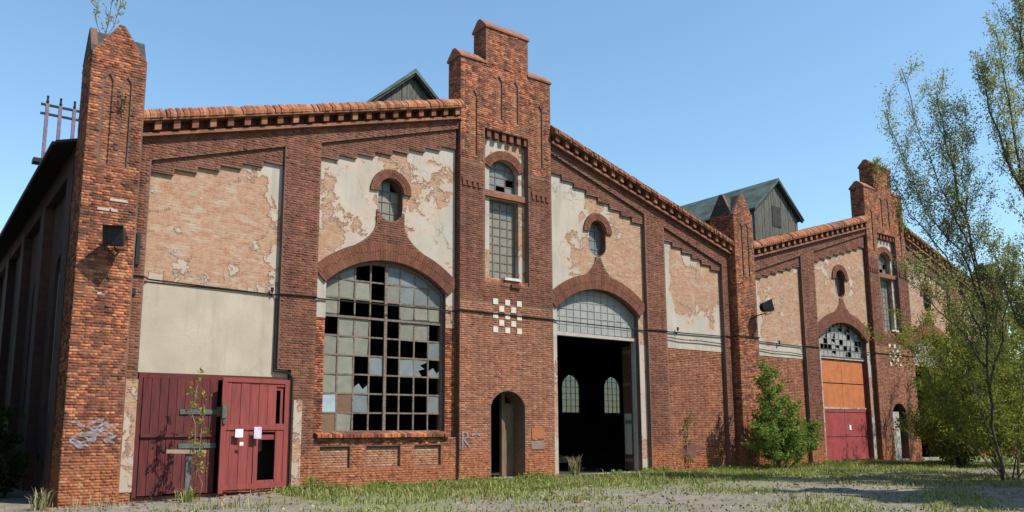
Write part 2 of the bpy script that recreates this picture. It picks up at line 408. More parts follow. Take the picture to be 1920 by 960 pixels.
def skin(loops, plane, mat, parent, axis='y', rough=1., name='facing_brick'):
    c = brick_cells([list(l) for l in loops])
    if not len(c): return
    o = link(name, np_mesh(name, *brick_geo(c, plane, axis, rough)), mat, parent)
    o['kind'] = 'stuff'; return o

# ------------------------------------------------------------------ facade outlines (|x| from the hall centre)
HALF = 13.15
T = lambda a: 13.08 - .283 * (a - 2.1)          # top of the coping
D = lambda a: 12.42 - .285 * (a - 2.1)          # foot of the dentil course
L = lambda a: 12.05 - .318 * (a - 2.06)         # upper edge of the sunk panels
ZZ = lambda a: 11.33 - .29 * (a - 2.3)          # stepped top of the plaster
XW, HW = 4.585, 2.15                            # centre and half width of the big openings
ZS, ZT = 6.2, 7.05                              # springing and crown of the big arches
AR = (HW * HW + (ZT - ZS) ** 2) / (2 * (ZT - ZS)); AZ = ZT - AR
def arc(cx, cz, r, a0, a1, n): return [(cx + r * math.cos(R(a0 + (a1 - a0) * i / n)), cz + r * math.sin(R(a0 + (a1 - a0) * i / n))) for i in range(n + 1)]
A0 = math.degrees(math.asin(HW / AR))
def big_arch(cx, zb, grow=0.):
    """opening outline from the bottom right round the arch to the bottom left"""
    return [(cx + HW, zb)] + arc(cx, AZ, AR, 90 - A0, 90 + A0, 18) + [(cx - HW, zb)]
def stadium(cx, r=.45, z0=8.8, z1=9.35, n=12): return arc(cx, z1, r, 0, 180, n) + arc(cx, z0, r, 180, 360, n)
def arched(x0, x1, z0, zs, rise, n=10):
    c = (x0 + x1) / 2; h = (x1 - x0) / 2; r = (h * h + rise * rise) / (2 * rise); a = math.degrees(math.asin(min(1, h / r)))
    return [(x0, z0), (x1, z0)] + arc(c, zs + rise - r, r, 90 - a, 90 + a, n)
def mirror(s, cx, pts): return [(cx + s * p[0], p[1]) for p in pts]
def band(inner, outer): return inner + outer[::-1]

def arch_ring(name, parent, cx, cz, r0, r1, a0, a1, y0, y1, mat, n):
    """radial brick voussoirs, each its own block, joined"""
    mb = MB()
    for i in range(n):
        b0 = a0 + (a1 - a0) * (i + .035) / n; b1 = a0 + (a1 - a0) * (i + .965) / n
        d = random.uniform(-.004, .004)
        rm = (r0 + r1) / 2 + random.uniform(-.05, .05)
        for ra, rb in ((r0, rm - .006), (rm + .006, r1)):
            pl = [(cx + r * math.cos(R(b)), cz + r * math.sin(R(b))) for r, b in ((ra, b0), (rb, b0), (rb, b1), (ra, b1))]
            mb.prism(pl, y0 + d, y1)
    o = mb.build(name, mat, parent)
    return o

# clip a rectangle by a big arch top (returns polygon or None)
def clip_to(poly, fn):
    out = []; n = len(poly)
    for i in range(n):
        a, b = poly[i], poly[(i + 1) % n]; fa, fb = fn(a), fn(b)
        if fa >= 0: out.append(a)
        if fa * fb < 0:
            t = fa / (fa - fb); out.append((a[0] + (b[0] - a[0]) * t, a[1] + (b[1] - a[1]) * t))
    return out
def poly_cell(x0, x1, z0, z1, fn, n=5):
    p = [(x0, z0), (x1, z0)] + [(x1 + (x0 - x1) * i / n, z1) for i in range(n + 1)]
    p = clip_to(p, fn)
    return p if len(p) > 2 and abs(area(p)) > .006 else None

# the big grid: what fills each pane (row 0 at the sill): b open, d dusty, g grey, l light blue, r brown, h half broken
GRID = ["rdbbbbbb", "lrgbbbbg", "ddhbbbbb", "ddbgbghh", "dddbbbbg", "bddbbddb", "dbbbbddd", "dddbdggg", "ggbbgggg", "ggbbgggg"]
PM = {'d': 'glass_dusty', 'g': 'glass_grey', 'l': 'glass_blue', 'r': 'glass_brown', 'h': 'glass_grey', 'p': 'glass_pale'}

def pane(poly, y, mat, parent, tilt=0.):
    mb = MB(); cxx = sum(p[0] for p in poly) / len(poly); cz = sum(p[1] for p in poly) / len(poly)
    q = [(p[0] - cxx, p[1] - cz) for p in poly]
    mb.prism(q, -.004, .004)
    o = mb.build('pane', mat, parent, loc=(cxx, y, cz)); o.rotation_euler = (random.uniform(-tilt, tilt), 0, random.uniform(-tilt, tilt)); return o

def grid_window(hall, cx, half, z0, fn, cols, rows, dz, y, name='window', label=None, grid=None, bar=.03, mat='iron_bar', glass='glass_pale', outline=None, joined=False, tilt=.02):
    """steel window: bars as the window's own mesh, panes as its children"""
    mb = MB(); dx = 2 * half / cols
    for i in range(cols + 1):
        x = cx - half + dx * i
        zt = z0
        while zt < z0 + rows * dz and fn((min(max(x, cx - half + .02), cx + half - .02), zt)) >= 0: zt += .02
        mb.box(x - bar * .6, x + bar * .6, y - .025, y + .03, z0, zt)
    for j in range(rows + 1):
        z = z0 + dz * j
        x0 = cx - half; x1 = cx + half
        while x0 < cx and fn((x0, z)) < 0: x0 += .02
        while x1 > cx and fn((x1, z)) < 0: x1 -= .02
        if x1 - x0 > .1: mb.box(x0, x1, y - .022, y + .027, z - bar * .6, z + bar * .6)
    if outline:
        mb.prism(outline, y - .05, y + .05, [[(cx + (p[0] - cx) * .965, z0 + .05 + (p[1] - z0) * .972) for p in outline]])
    win = mb.build(name, mat, hall)
    if label: win['label'] = label
    jm = MB()
    for j in range(rows):
        for i in range(cols):
            ch = grid[j][i] if grid and j < len(grid) else 'p'
            if ch == 'b': continue
            x0 = cx - half + dx * i; p = poly_cell(x0 + bar * .5, x0 + dx - bar * .5, z0 + dz * j + bar * .5, z0 + dz * (j + 1) - bar * .5, fn)
            if not p: continue
            if ch == 'h':
                xa, xb = x0 + .02, x0 + dx - .02; za, zb = z0 + dz * j + .02, z0 + dz * (j + 1) - .02
                p = [(xa, zb), (xa, za), (xa + dx * .55, za), (xa + dx * .3, za + dz * .3), (xa + dx * .75, za + dz * .42), (xa + dx * .4, za + dz * .6), (xb, za + dz * .8), (xb, zb)] if (i + j) % 2 else \
                    [(xa, za), (xb, za), (xb, za + dz * .45), (xa + dx * .6, za + dz * .2), (xa + dx * .35, za + dz * .5), (xa, za + dz * .3)]
            if joined: jm.prism(p, y - .004 + random.uniform(-.004, .004), y + .006)
            else: pane(p, y, (PM[ch] if grid else glass), win, tilt)
    if joined:
        o = jm.build('pane', glass, win); o['kind'] = 'stuff'
    return win

def conf(p, f): return f(p)
def plank_door(parent, name, x0, x1, z0, z1, y, n, mat, label=None, loc=None, rz=0., gaps=(), cuts=()):
    """a leaf of vertical planks with battens; hinged at (x0, y) when loc/rz are given; planks are its children"""
    mb = MB(); W = x1 - x0; H = z1 - z0
    mb.box(.04, .12, .031, .074, H * .06 - .05, H * .93 + .05)
    for fz in (.06, .48, .93): mb.box(.03, W - .03, .03, .075, H * fz - .07, H * fz + .07)
    leaf = mb.build(name, mat, parent, loc=(x0, y, z0)); leaf.rotation_euler = (0, 0, rz)
    if label: leaf['label'] = label
    pw = W / n
    for i in range(n):
        if i in gaps: continue
        a, b = pw * i + .006, pw * (i + 1) - .006
        segs = [(0, H)]
        for ci, c0, c1 in cuts:
            if ci == i: segs = [(0, c0), (c1, H)]
        for s0, s1 in segs:
            if s1 - s0 < .05: continue
            t = random.uniform(-.006, .006)
            k = MB(); k.box(a, b, -.015 + t, .03, s0 + (random.uniform(0, .05) if s0 == 0 else 0), s1 - (random.uniform(0, .03) if s1 == H else 0))
            k.build('plank', mat, leaf)
    return leaf

def saddle(x0, x1, y0, y1, z, h, ov=.05):
    ym = (y0 + y1) / 2
    return MB().prism([(y0 - ov, z), (y1 + ov, z), (y1 + ov, z + .07), (ym + .08, z + h), (ym - .08, z + h), (y0 - ov, z + .07)], x0 - ov, x1 + ov, axis='x')
def rowlock(hall, s, cx, a0, a1):
    """sloping coping of bricks on edge, joined"""
    n = int((a1 - a0) / .085); vs = []; fs = []
    q = [(0, 1, 2, 3), (7, 6, 5, 4), (0, 4, 5, 1), (1, 5, 6, 2), (2, 6, 7, 3), (3, 7, 4, 0)]
    if s < 0: q = [f[::-1] for f in q]
    for i in range(n):
        b0 = a0 + (a1 - a0) * i / n + .003; b1 = a0 + (a1 - a0) * (i + 1) / n - .003
        d = random.uniform(-.016, .016) - (.035 if random.random() < .08 else 0)
        prof = [(-.36 - d, -.3), (-.36 - d, -.2 + d), (-.1, .02 + d), (.72, .02 + d), (.72, -.3)]
        o = len(vs)
        for b in (b0, b1):
            for y, z in prof: vs.append((cx + s * b, y, T(b) + z))
        k = len(prof); f = []
        for j in range(k):
            j2 = (j + 1) % k; f.append((o + j, o + j + k, o + j2 + k, o + j2))
        f.append(tuple(o + j for j in range(k))); f.append(tuple(o + k + j for j in reversed(range(k))))
        fs += f if s < 0 else [g[::-1] for g in f]
    mb = MB(); mb.v = vs; mb.f = fs
    o = mb.build('coping_brick', 'brick_coping', hall); o['kind'] = 'stuff'

# ------------------------------------------------------------------ piers with gabled heads
def gabled_pier(hall, x0, x1, y0, y1, zs, zp, name, mat, first=False, label=None):
    xm, ym = (x0 + x1) / 2, (y0 + y1) / 2
    niches = [[(a - .1, 8.45), (a + .1, 8.45), (a + .1, 10.75), (a, 10.92), (a - .1, 10.75)] for a in (xm - .22, xm + .22)]
    gab = [(x0, -.3), (x1, -.3), (x1, zs), (xm + .06, zp), (xm - .06, zp), (x0, zs)]
    b = MB(); b.prism(gab, y0, y0 + .12, niches)
    b.box(x0, x1, y0 + .12, y1, -.3, zs)
    # side gables and a cross roof behind them
    b.prism([(y0 + .12, zs), (y1, zs), (ym + .08, zp - .02), (ym - .08, zp - .02)], x0 - .003, x0 + .16, axis='x')
    # plinth
    pier = b.build(name, 'mortar', hall)
    if label: pier['label'] = label
    r = MB()
    r.prism([(x0 - .02, zs + .02), (x1 + .02, zs + .02), (xm + .1, zp - .06), (xm - .1, zp - .06)], y0 + .125, y1 + .02)
    r.prism([(y0 + .13, zs + .03), (y1 + .02, zs + .03), (ym + .12, zp - .12), (ym - .12, zp - .12)], x0 - .01, x1 + .01, axis='x')
    r.build('cap', 'slate', pier)
    for nc in niches:
        MB().prism([(p[0], p[1]) for p in nc], y0 + .045, y0 + .115).build('niche', 'wall_orange', pier); skin([nc], y0 + .045, 'brick_coping', pier)
    # plinth courses: a slightly wider, eroded foot
    loops = [gab] + niches
    cells = brick_cells([list(l) for l in loops])
    if first:
        order = np.argsort(cells[:, 2], kind='stable'); near = cells[order[:300]]; far = cells[order[300:]]
        meshes = {}
        for c in near:
            w_ = round(float(c[1] - c[0]), 3)
            key = (w_, random.randint(0, 3))
            if key not in meshes:
                meshes[key] = np_mesh('brick', *brick_geo(np.array([[-w_ / 2, w_ / 2, -BH / 2]]), 0, 'y', 1.2)); meshes[key].materials.append(MATS['brick_pier'])
            o = link('brick', meshes[key], None, pier, ((c[0] + c[1]) / 2, y0 - random.choice((0, 0, .003, .009, -.003)), c[2] + BH / 2))
        o = link('facing_brick', np_mesh('facing_brick', *brick_geo(far, y0, 'y', 1.5)), mat, pier); o['kind'] = 'stuff'
    else:
        o = link('facing_brick', np_mesh('facing_brick', *brick_geo(cells, y0, 'y', 1.)), mat, pier); o['kind'] = 'stuff'
    side = [(y0, -.3), (y1, -.3), (y1, zs), (ym, zp - .06), (y0 + .12, zs), (y0, zs)]
    skin([side], x0 - .003, mat, pier, 'x')
    return pier

# ------------------------------------------------------------------ one hall
def build_hall(cx, second=False):
    h = empty('brick_hall', (0, 0, 0))
    V = lambda s, pts: mirror(s, cx, pts)
    # ---------- wall core with every opening
    oval = {s: stadium(cx + s * XW) for s in (-1, 1)}
    door = arched(cx - .76, cx + .70, 0, 2.5, .5)
    tw_lo = [(cx - .64, 6.95), (cx + .66, 6.95), (cx + .66, 9.85), (cx - .64, 9.85)]
    tw_hi = arched(cx - .64, cx + .66, 10.15, 10.95, .4)
    holes = [oval[-1], oval[1]]
    def open_big(s, zb): return big_arch(cx + s * XW, zb)
    gates = {1: open_big(1, 0.0)}
    if second: gates[-1] = open_big(-1, 0.0)
    else: holes.append(open_big(-1, 1.6))
    for g in gates.values(): holes.append(g)
    if not second: holes.append([(-11.9, 0), (-7.86, 0), (-7.86, 3.2), (-11.9, 3.2)])
    holes += [[(cx - 1.0, 0.0), (cx + .95, 0.0), (cx + .95, 12.2), (cx - 1.0, 12.2)]]
    core = [(cx - HALF, -.3), (cx + HALF, -.3), (cx + HALF, T(HALF) - .3), (cx + 2, T(2.0) - .3), (cx - 2, T(2.0) - .3), (cx - HALF, T(HALF) - .3)]
    MB().prism(core, .2, .7, holes).build('wall', 'wall_brick', h)
    # ---------- frame of lisenes and raking band
    for s in (-1, 1):
        n0 = 7.82 if (s < 0 and not second) else 8.24
        out = [(2.03, D(2.03)), (2.03, L(2.03)), (7.1, L(7.1)), (7.1, -.3)]
        if s < 0 and not second: out += [(7.82, -.3), (7.82, 3.42), (8.24, 3.42)]
        else: out += [(8.24, -.3)]
        out += [(8.24, L(8.24)), (11.95, L(11.95)), (11.95, -.3), (12.5, -.3), (12.5, D(12.5))]
        out = V(s, out)
        MB().prism(out, 0, .2).build('lisene_frame', 'mortar', h)
        skin([out], 0, 'brick_brown', h)
        # stepped frieze under the band
        for a0, a1, st in ((2.1, 7.1, .66), (8.24, 11.95, .6)):
            n = round((a1 - a0) / st); lo = []
            for i in range(n):
                b0 = a0 + (a1 - a0) * i / n; b1 = a0 + (a1 - a0) * (i + 1) / n; z = ZZ((b0 + b1) / 2 if s else 0)
                lo += [(b0, z), (b1, z)]
            fr = V(s, [(a1, L(a1) + .01), (a0, L(a0) + .01)] + lo)
            MB().prism(fr, .09, .2).build('stepped_frieze', 'mortar', h)
            skin([fr], .09, 'brick_arch', h)
            # plaster panel
            if a0 < 5:
                o_ = XW
                half = [(a0, 5.05), (XW - HW, 5.05)] + [(XW - (p[0] - XW), p[1]) for p in big_arch(XW, 5.05)[1:-1]] + [(XW + HW, 5.05), (a1, 5.05)]
                top = lo[::-1]
                pn = V(s, half + [(x, z + .02) for x, z in top])
                mat = ('plaster_patchy' if s < 0 else 'plaster_half') if not second else 'plaster_far'
                MB().prism(pn, .175, .2, [oval[s]]).build('plaster_panel', mat, h)
            else:
                zb = 5.0
                if s < 0 and not second:
                    pn = V(s, [(a0, 5.62), (a1, 5.62)] + [(x, z + .02) for x, z in lo[::-1]])
                    MB().prism(pn, .178, .2).build('plaster_panel', 'plaster_bare', h)
                    MB().prism(V(s, [(8.24, 3.2), (11.95, 3.2), (11.95, 5.58), (8.24, 5.58)]), .16, .2).build('plaster_panel', 'plaster_clean', h)
                    MB().prism(V(s, [(7.86, 3.2), (8.235, 3.2), (8.235, 3.41), (7.86, 3.41)]), .16, .2).build('plaster_panel', 'plaster_clean', h)
                else:
                    pn = V(s, [(a0, zb), (a1, zb)] + [(x, z + .02) for x, z in lo[::-1]])
                    MB().prism(pn, .175, .2).build('plaster_panel', 'plaster_base_white' if not second else 'plaster_far', h)
                    low = V(s, [(a0, -.3), (a1, -.3), (a1, zb - .01), (a0, zb - .01)])
                    skin([low], .195, 'brick_rose', h)
        # ---------- cornice: coping, dentils, string course
        a0, a1 = 2.06, 12.47
        rowlock(h, s, cx, a0, a1)
        band_ = V(s, [(a0, T(a0) - .3), (a1, T(a1) - .3), (a1, D(a1)), (a0, D(a0))])
        MB().prism(band_, .1, .7).build('cornice_band', 'wall_brick', h)
        st_ = V(s, [(a0, D(a0) + .02), (a1, D(a1) + .02), (a1, D(a1) - .07), (a0, D(a0) - .07)])
        MB().prism(st_, -.17, .11).build('string_course', 'wall_orange', h)
        st_ = V(s, [(a0, T(a0) - .3), (a1, T(a1) - .3), (a1, T(a1) - .36), (a0, T(a0) - .36)])
        MB().prism(st_, -.33, .11).build('string_course', 'wall_orange', h)
        nden = 22; dm = None
        for i in range(nden):
            b = a0 + .2 + (a1 - a0 - .3) * i / (nden - 1)
            zt, zb = T(b) - .36, D(b) + .03
            sh = -.285 * .085
            if dm is None:
                mb = MB(); mb.prism(V(s, [(p[0] - cx * 0, p[1]) for p in [(-.085, .15 - sh), (.085, .15 + sh), (.085, -.12 + sh), (-.085, -.12 - sh)]]) if False else
                                    [(s * q[0], q[1]) for q in [(-.085, .14 - sh), (.085, .14 + sh), (.085, -.1 + sh), (-.085, -.1 - sh)]], -.24, .1)
                o = mb.build('dentil', 'brick_dentil', h); dm = o.data
            else: o = link('dentil', dm, None, h)
            o.location = (cx + s * b, 0, (zt + zb) / 2)
        # ---------- arch rings
        ox = cx + s * XW
        arch_ring('arch_ring', h, ox, AZ, AR, AR + .58, 90 - A0 - 1.5, 90 + A0 + 1.5, .1, .5, 'brick_arch', 58)
        arch_ring('hood_ring', h, ox, 9.36, .45, .74, -4, 184, .1, .45, 'brick_arch', 24)
        # ogee neck up to the oval window
        RO = AR + .57; zc = AZ
        ring_z = lambda dx: zc + math.sqrt(RO * RO - dx * dx)
        wide = 1.75 if (s < 0 and not second) else .75
        pts = []; N = 12; z0_ = ring_z(wide)
        for i in range(N + 1):
            z = z0_ + (8.7 - z0_) * i / N if wide > 1 else z0_ + (8.36 - z0_) * i / N
            k_ = max(0., (8.4 - z) / (8.4 - z0_))
            pts.append((.5 + (wide - .5) * k_ ** 2.3 if wide > 1 else .13 + (wide - .13) * k_ ** 2.0, z))
        right = [(ox + dx, z) for dx, z in pts]; left = [(ox - dx, z) for dx, z in pts][::-1]
        under = [(ox - wide + 2 * wide * i / 8, ring_z(-wide + 2 * wide * i / 8) - .02) for i in range(1, 8)]
        top = [p for p in arc(ox, 8.8, .451, 180, 360, 10)] if wide > 1 else []
        neck = right + ([p for p in reversed(top)] if wide > 1 else []) + left + under
        if wide > 1:
            neck = right + [(ox + .445, 8.7)] + [p for p in reversed(top) if p[1] < 8.7] + [(ox - .445, 8.7)] + left + under
        else:
            neck = right[:-1] + [(ox + .16, 8.33), (ox - .16, 8.33)] + left[1:] + under
        MB().prism(neck, .125, .2).build('arch_neck', 'mortar', h)
        skin([neck], .125, 'brick_arch' if wide > 1 else 'brick_brown', h)
        # oval window
        fno = lambda p, ox=ox: (.45 - math.hypot(p[0] - ox, p[1] - min(max(p[1], 8.8), 9.35)))
        grid_window(h, ox, .45, 8.35, fno, 3, 4, .3625, .5, name='oval_window', glass='glass_dusty' if s < 0 else 'glass_grey', bar=.026, outline=stadium(ox, .449),
                    grid=["ddd", "ddd", "ddd", "lgb"] if (s < 0 and not second) else None)
    # ---------- strips beside the big openings (brick skin on the core), base under the window
    for s in (-1, 1):
        zb = 1.6 if (s < 0 and not second) else -.3
        for a0, a1 in ((2.05, XW - HW - .01), (XW + HW + .01, 7.1)):
            p = V(s, [(a0, zb), (a1, zb), (a1, 5.04), (a0, 5.04)])
            if s > 0 or second:
                MB().prism(p, .17, .2).build('jamb_strip', 'whitewash', h)
            else: skin([p], .195, 'brick_orange', h)
    gfn = lambda ox: (lambda p: (AR - math.hypot(p[0] - ox, p[1] - AZ)) if p[1] > ZS - .3 else (HW - abs(p[0] - ox)))
    if not second:
        bx0, bx1 = -7.1, -2.05
        ph = [[(-6.85, .57), (-5.88, .57), (-5.88, 1.2), (-6.85, 1.2)], [(-5.34, .57), (-4.17, .57), (-4.17, 1.2), (-5.34, 1.2)], [(-3.66, .57), (-2.67, .57), (-2.67, 1.2), (-3.66, 1.2)]]
        bo = [(bx0, -.3), (bx1, -.3), (bx1, 1.44), (bx0, 1.44)]
        MB().prism(bo, .04, .2, ph).build('window_base', 'mortar', h)
        skin([bo] + ph, .04, 'brick_orange', h)
        for q in ph:
            MB().prism(q, .13, .2).build('base_panel', 'mortar', h); skin([q], .13, 'brick_pale', h)
        sm = MB()
        n = 40
        for i in range(n):
            x0 = bx0 + .12 + (bx1 - bx0 - .45) * i / n; x1 = bx0 + .12 + (bx1 - bx0 - .45) * (i + 1) / n - .012
            dd = random.uniform(-.02, .02)
            sm.add([(x0, -.1 + dd, 1.46), (x1, -.1 + dd, 1.46), (x1, .3, 1.46), (x0, .3, 1.46), (x0, -.1 + dd, 1.56), (x1, -.1 + dd, 1.56), (x1, .3, 1.64), (x0, .3, 1.64)],
                   [(0, 1, 5, 4), (1, 2, 6, 5), (2, 3, 7, 6), (3, 0, 4, 7), (4, 5, 6, 7), (3, 2, 1, 0)])
        sm.build('window_sill', 'brick_orange', h)
        grid_window(h, -XW, HW, 1.62, gfn(-XW), 8, 10, .59, .42, grid=GRID, bar=.042, label='big arched steel grid window with many broken panes', outline=big_arch(-XW, 1.62), tilt=.05)
        # heavier meeting bars
        hb = MB(); hb.box(-XW - .05, -XW + .05, .35, .41, 1.65, 7.0); hb.box(-XW - HW, -XW + HW, .36, .41, 5.13, 5.2)
        hb.build('transom_bar', 'iron_bar', h)
    # ---------- gates
    for s, go in gates.items():
        ox = cx + s * XW
        y = .45
        zt = 5.3
        MB().box(ox - HW, ox + HW, y - .1, y + .1, zt - .13, zt + .02).build('lintel', 'whitewash_full', h)
        fn2 = gfn(ox)
        broken = second and s < 0
        grd = None
        if broken:
            grd = [''.join('b' if random.random() < f else ('h' if random.random() < .4 else 'p') for _ in range(12)) for f in (.05, .25, .3, .22, .06, .04)]
        grid_window(h, ox, HW, zt + .02, fn2, 12, 6, .3, y, name='fanlight', grid=grd, bar=.016, mat='concrete', joined=True, outline=None)
        for a_ in (ox - HW, ox + HW - .07): MB().box(a_, a_ + .07, y - .08, y + .1, 0, zt - .13).build('gate_post', 'whitewash_full' if not second else 'gate_red', h)
        if second and s < 0:
            for k in (-1, 1):
                x0 = ox + (k < 0) * -HW + .0 if k < 0 else ox
                x0 += .1 if k < 0 else .012; x1 = x0 + HW - .112
                lf = MB(); lf.box(x0, x1, y - .03, y + .04, .1, 2.64); f_ = lf.build('gate_leaf', 'gate_red', h)
                for z in (.12, 1.28, 2.5): MB().box(x0 + .02, x1 - .02, y - .055, y - .03, z, z + .12).build('batten', 'gate_red', f_)
                if k > 0: MB().box(x0 + .35, x0 + .5, y - .06, y - .035, 1.6, 1.85).build('notice', 'paper', f_)
                for za, zb_ in ((2.74, 3.92), (3.97, 5.14)): MB().box(x0, x1, y - .02, y + .05, za, zb_).build('upper_panel', 'gate_orange', h)
            MB().box(ox - HW + .1, ox + HW - .1, y - .07, y + .03, 2.645, 2.735).build('transom_bar', 'whitewash', h)
        else:
            # the leaves stand open against the inner jambs
            lf = MB(); lf.box(ox + HW - .09, ox + HW - .02, .56, 1.05, .1, 5.0); g = lf.build('gate_leaf', 'rust', h)
            for z in (.4, 1.9, 3.4, 4.7): MB().box(ox + HW - .13, ox + HW - .09, .6, 1.0, z, z + .14).build('batten', 'brown_wood', g)
            MB().box(ox + HW - .11, ox + HW - .091, .62, .98, .7, 2.3).build('patch', 'whitewash_full', g)
            lf = MB(); lf.box(ox - HW + .02, ox - HW + .09, .56, 1.05, .1, 5.0); lf.build('gate_leaf', 'rust', h)
            MB().box(ox - HW, ox + HW, .0, .7, -.25, .03).build('threshold', 'concrete', h)
    # ---------- red plank door in the end bay
    if not second:
        MB().box(-11.9, -7.86, .62, .66, 0, 3.2).build('dark_sheet', 'gap_dark', h)  # near-black sheet stands in for the darkness behind the door leaves
        fm = MB(); fm.box(-11.9, -11.8, .08, .3, 0, 3.19); fm.box(-7.95, -7.86, .08, .3, 0, 3.19); fm.box(-11.8, -7.95, .1, .3, 3.06, 3.19)
        fm.build('door_frame', 'red_old', h)
        lf = plank_door(h, 'door', -11.78, -9.86, .02, 3.08, .1, 9, 'red_old', 'dark weathered red plank door leaf')
        for z in (2.1, 1.2):
            MB().box(.95, 1.93, -.05, -.018, z, z + .13).build('strap', 'grey_green_iron', lf)
        MB().box(.0, 1.9, -.07, -.02, 1.5, 1.58).build('batten', 'red_old', lf)
        # right leaf stands ajar, hinged on the right
        hg = plank_door(h, 'door', -7.96, -9.86 + 3.8, .02, 3.1, .06, 7, 'red_faded', 'brighter faded red door leaf standing ajar with missing planks', gaps=(), cuts=[(0, 1.85, 2.9), (1, .3, 1.62), (2, .3, 1.62)])
        hg.scale = (1, 1, 1); hg.rotation_euler = (0, 0, 0)
        # turn the leaf about its right jamb: local x runs from the hinge to the left
        hg.matrix_local = Matrix.Translation((-7.96, .05, .02)) @ Matrix.Rotation(R(-172), 4, 'Z') @ Matrix.Rotation(0, 4, 'X') @ Matrix.Diagonal((1, -1, 1, 1))
        rails = MB(); rails.box(0, 1.9, -.045, -.016, 1.68, 1.82); rails.box(0, 1.9, -.045, -.016, 2.98, 3.1); rails.box(-.12, .02, -.043, -.016, 0, 3.1); rails.box(.8, .93, -.043, -.016, .05, 1.68); rails.box(0, 1.9, -.045, -.016, .08, .22); rails.box(1.77, 1.9, -.043, -.016, 0, 3.1)
        rails.build('rail', 'red_faded', hg)
        hl = MB(); hl.box(1.78, 1.9, -.09, -.046, 2.0, 2.35); hl.box(1.79, 1.87, -.1, -.046, 1.85, 1.96); hl.build('lock_plate', 'grey_green_iron', hg)
        # whitewashed edges left and right of the doorway
        MB().box(-12.28, -11.93, -.026, .0, .15, 3.0).build('whitewash_strip', 'whitewash', h)
        MB().box(-7.72, -7.46, -.026, .0, .0, 2.55).build('whitewash_strip', 'whitewash', h)
        dr = MB(); dr.tube([(-8.3, .12, 5.5), (-8.3, .1, 3.36), (-7.9, .06, 3.34), (-7.78, -.02, 3.2), (-7.78, -.02, .1)], .028, 6)
        dr.build('drain_pipe', 'cable', h)
    # ---------- centre tower with stepped head
    tw = [(-2.04, -.3), (2.04, -.3), (2.04, 14.72), (.98, 14.72), (.98, 16.15), (-.95, 16.15), (-.95, 14.72), (-2.04, 14.72)]
    tw = [(cx + a, b) for a, b in tw]
    rec = [(cx - 1.0, 6.75), (cx + .95, 6.75), (cx + .95, 12.3), (cx - 1.0, 12.3)]
    nch = [[(cx + a - .13, z0), (cx + a + .13, z0), (cx + a + .13, z1), (cx + a, z1 + .2), (cx + a - .13, z1)] for a, z0, z1 in ((-1.47, 11.2, 13.4), (-.36, 12.75, 14.2), (.36, 12.75, 14.2), (1.5, 11.3, 13.55))]
    if second: nch = nch[:]
    ft = MB().prism(tw, -.08, .06, [rec, door] + nch)
    ft.prism(tw, .06, .7, [rec, door]); tower = ft.build('stepped_tower', 'mortar', h)
    for q in nch: MB().prism(q, -.03, .058).build('niche', 'wall_orange', tower); skin([q], -.03, 'brick_coping', tower)
    # worn orange brick above, brown brick below
    zc = 10.9
    up_ = [(a, max(b, zc)) for a, b in tw]; lo_ = [(a, min(b, zc)) for a, b in tw]
    up_ = [(cx - 2.04, zc), (cx + 2.04, zc)] + tw[2:]; lo_ = [(cx - 2.04, -.3), (cx + 2.04, -.3), (cx + 2.04, zc), (cx - 2.04, zc)]
    skin([up_, [(rec[0][0], zc), (rec[1][0], zc), rec[2], rec[3]]] + nch, -.08, 'brick_orange', tower, rough=1.5)
    lo1 = [(cx - 2.04, 6.0), (cx + 2.04, 6.0), (cx + 2.04, zc), (cx - 2.04, zc)]; lo2 = [(cx - 2.04, -.3), (cx + 2.04, -.3), (cx + 2.04, 5.98), (cx - 2.04, 5.98)]
    skin([lo1, [rec[0], rec[1], (rec[1][0], zc), (rec[0][0], zc)]], -.08, 'brick_brown', tower)
    skin([lo2, door], -.08, 'brick_rose', tower)
    skin([[(-.08, 12.9), (.7, 12.9), (.7, 14.72), (-.08, 14.72)]], cx - 2.04, 'brick_orange', tower, 'x')
    skin([[(-.08, 14.8), (.7, 14.8), (.7, 16.15), (-.08, 16.15)]], cx - .95, 'brick_orange', tower, 'x')
    skin([[(-.08, 0), (.19, 0), (.19, 12.9), (-.08, 12.9)]], cx - 2.04, 'brick_brown', tower, 'x')
    saddle(cx - .95, cx + .98, -.08, .7, 16.15, .42).build('coping', 'wall_orange', tower)
    saddle(cx - 2.04, cx - .96, -.08, .7, 14.72, .4).build('coping', 'wall_orange', tower)
    saddle(cx + .99, cx + 2.04, -.08, .7, 14.72, .4).build('coping', 'wall_orange', tower)
    rb = MB().prism([(cx - 1.0, 6.75), (cx + .95, 6.75), (cx + .95, 12.3), (cx - 1.0, 12.3)], .17, .5, [tw_lo, tw_hi]); rb.build('recess_wall', 'plaster_narrow', tower)
    MB().box(cx - 1.0, cx + .95, .05, .17, 9.88, 10.1).build('sill_band', 'wall_orange', tower)
    MB().box(cx - 1.02, cx + .98, -.03, .3, 6.7, 6.88).build('window_sill', 'brick_orange', tower)
    arch_ring('arch_ring', tower, cx + .01, 10.95 + .4 - .728, .728, 1.05, 90 - 63, 90 + 63, .1, .3, 'brick_arch', 20)
    for i in range(6):
        x = cx - .86 + i * .335
        MB().box(x, x + .17, -.02, .16, 12.02, 12.3).build('corbel', 'brick_arch', tower)
    for a in (-1.56, 1.5):
        MB().box(cx + a - .42, cx + a + .42, -.13, -.08, 10.2, 10.32).build('string_course', 'brick_arch', tower)
        for i in range(4): MB().box(cx + a - .4 + i * .22, cx + a - .27 + i * .22, -.125, -.08, 10.02, 10.195).build('corbel', 'brick_arch', tower)
    fl = lambda p: min(.65 - abs(p[0] - cx - .01), 9.85 - p[1], p[1] - 6.94)
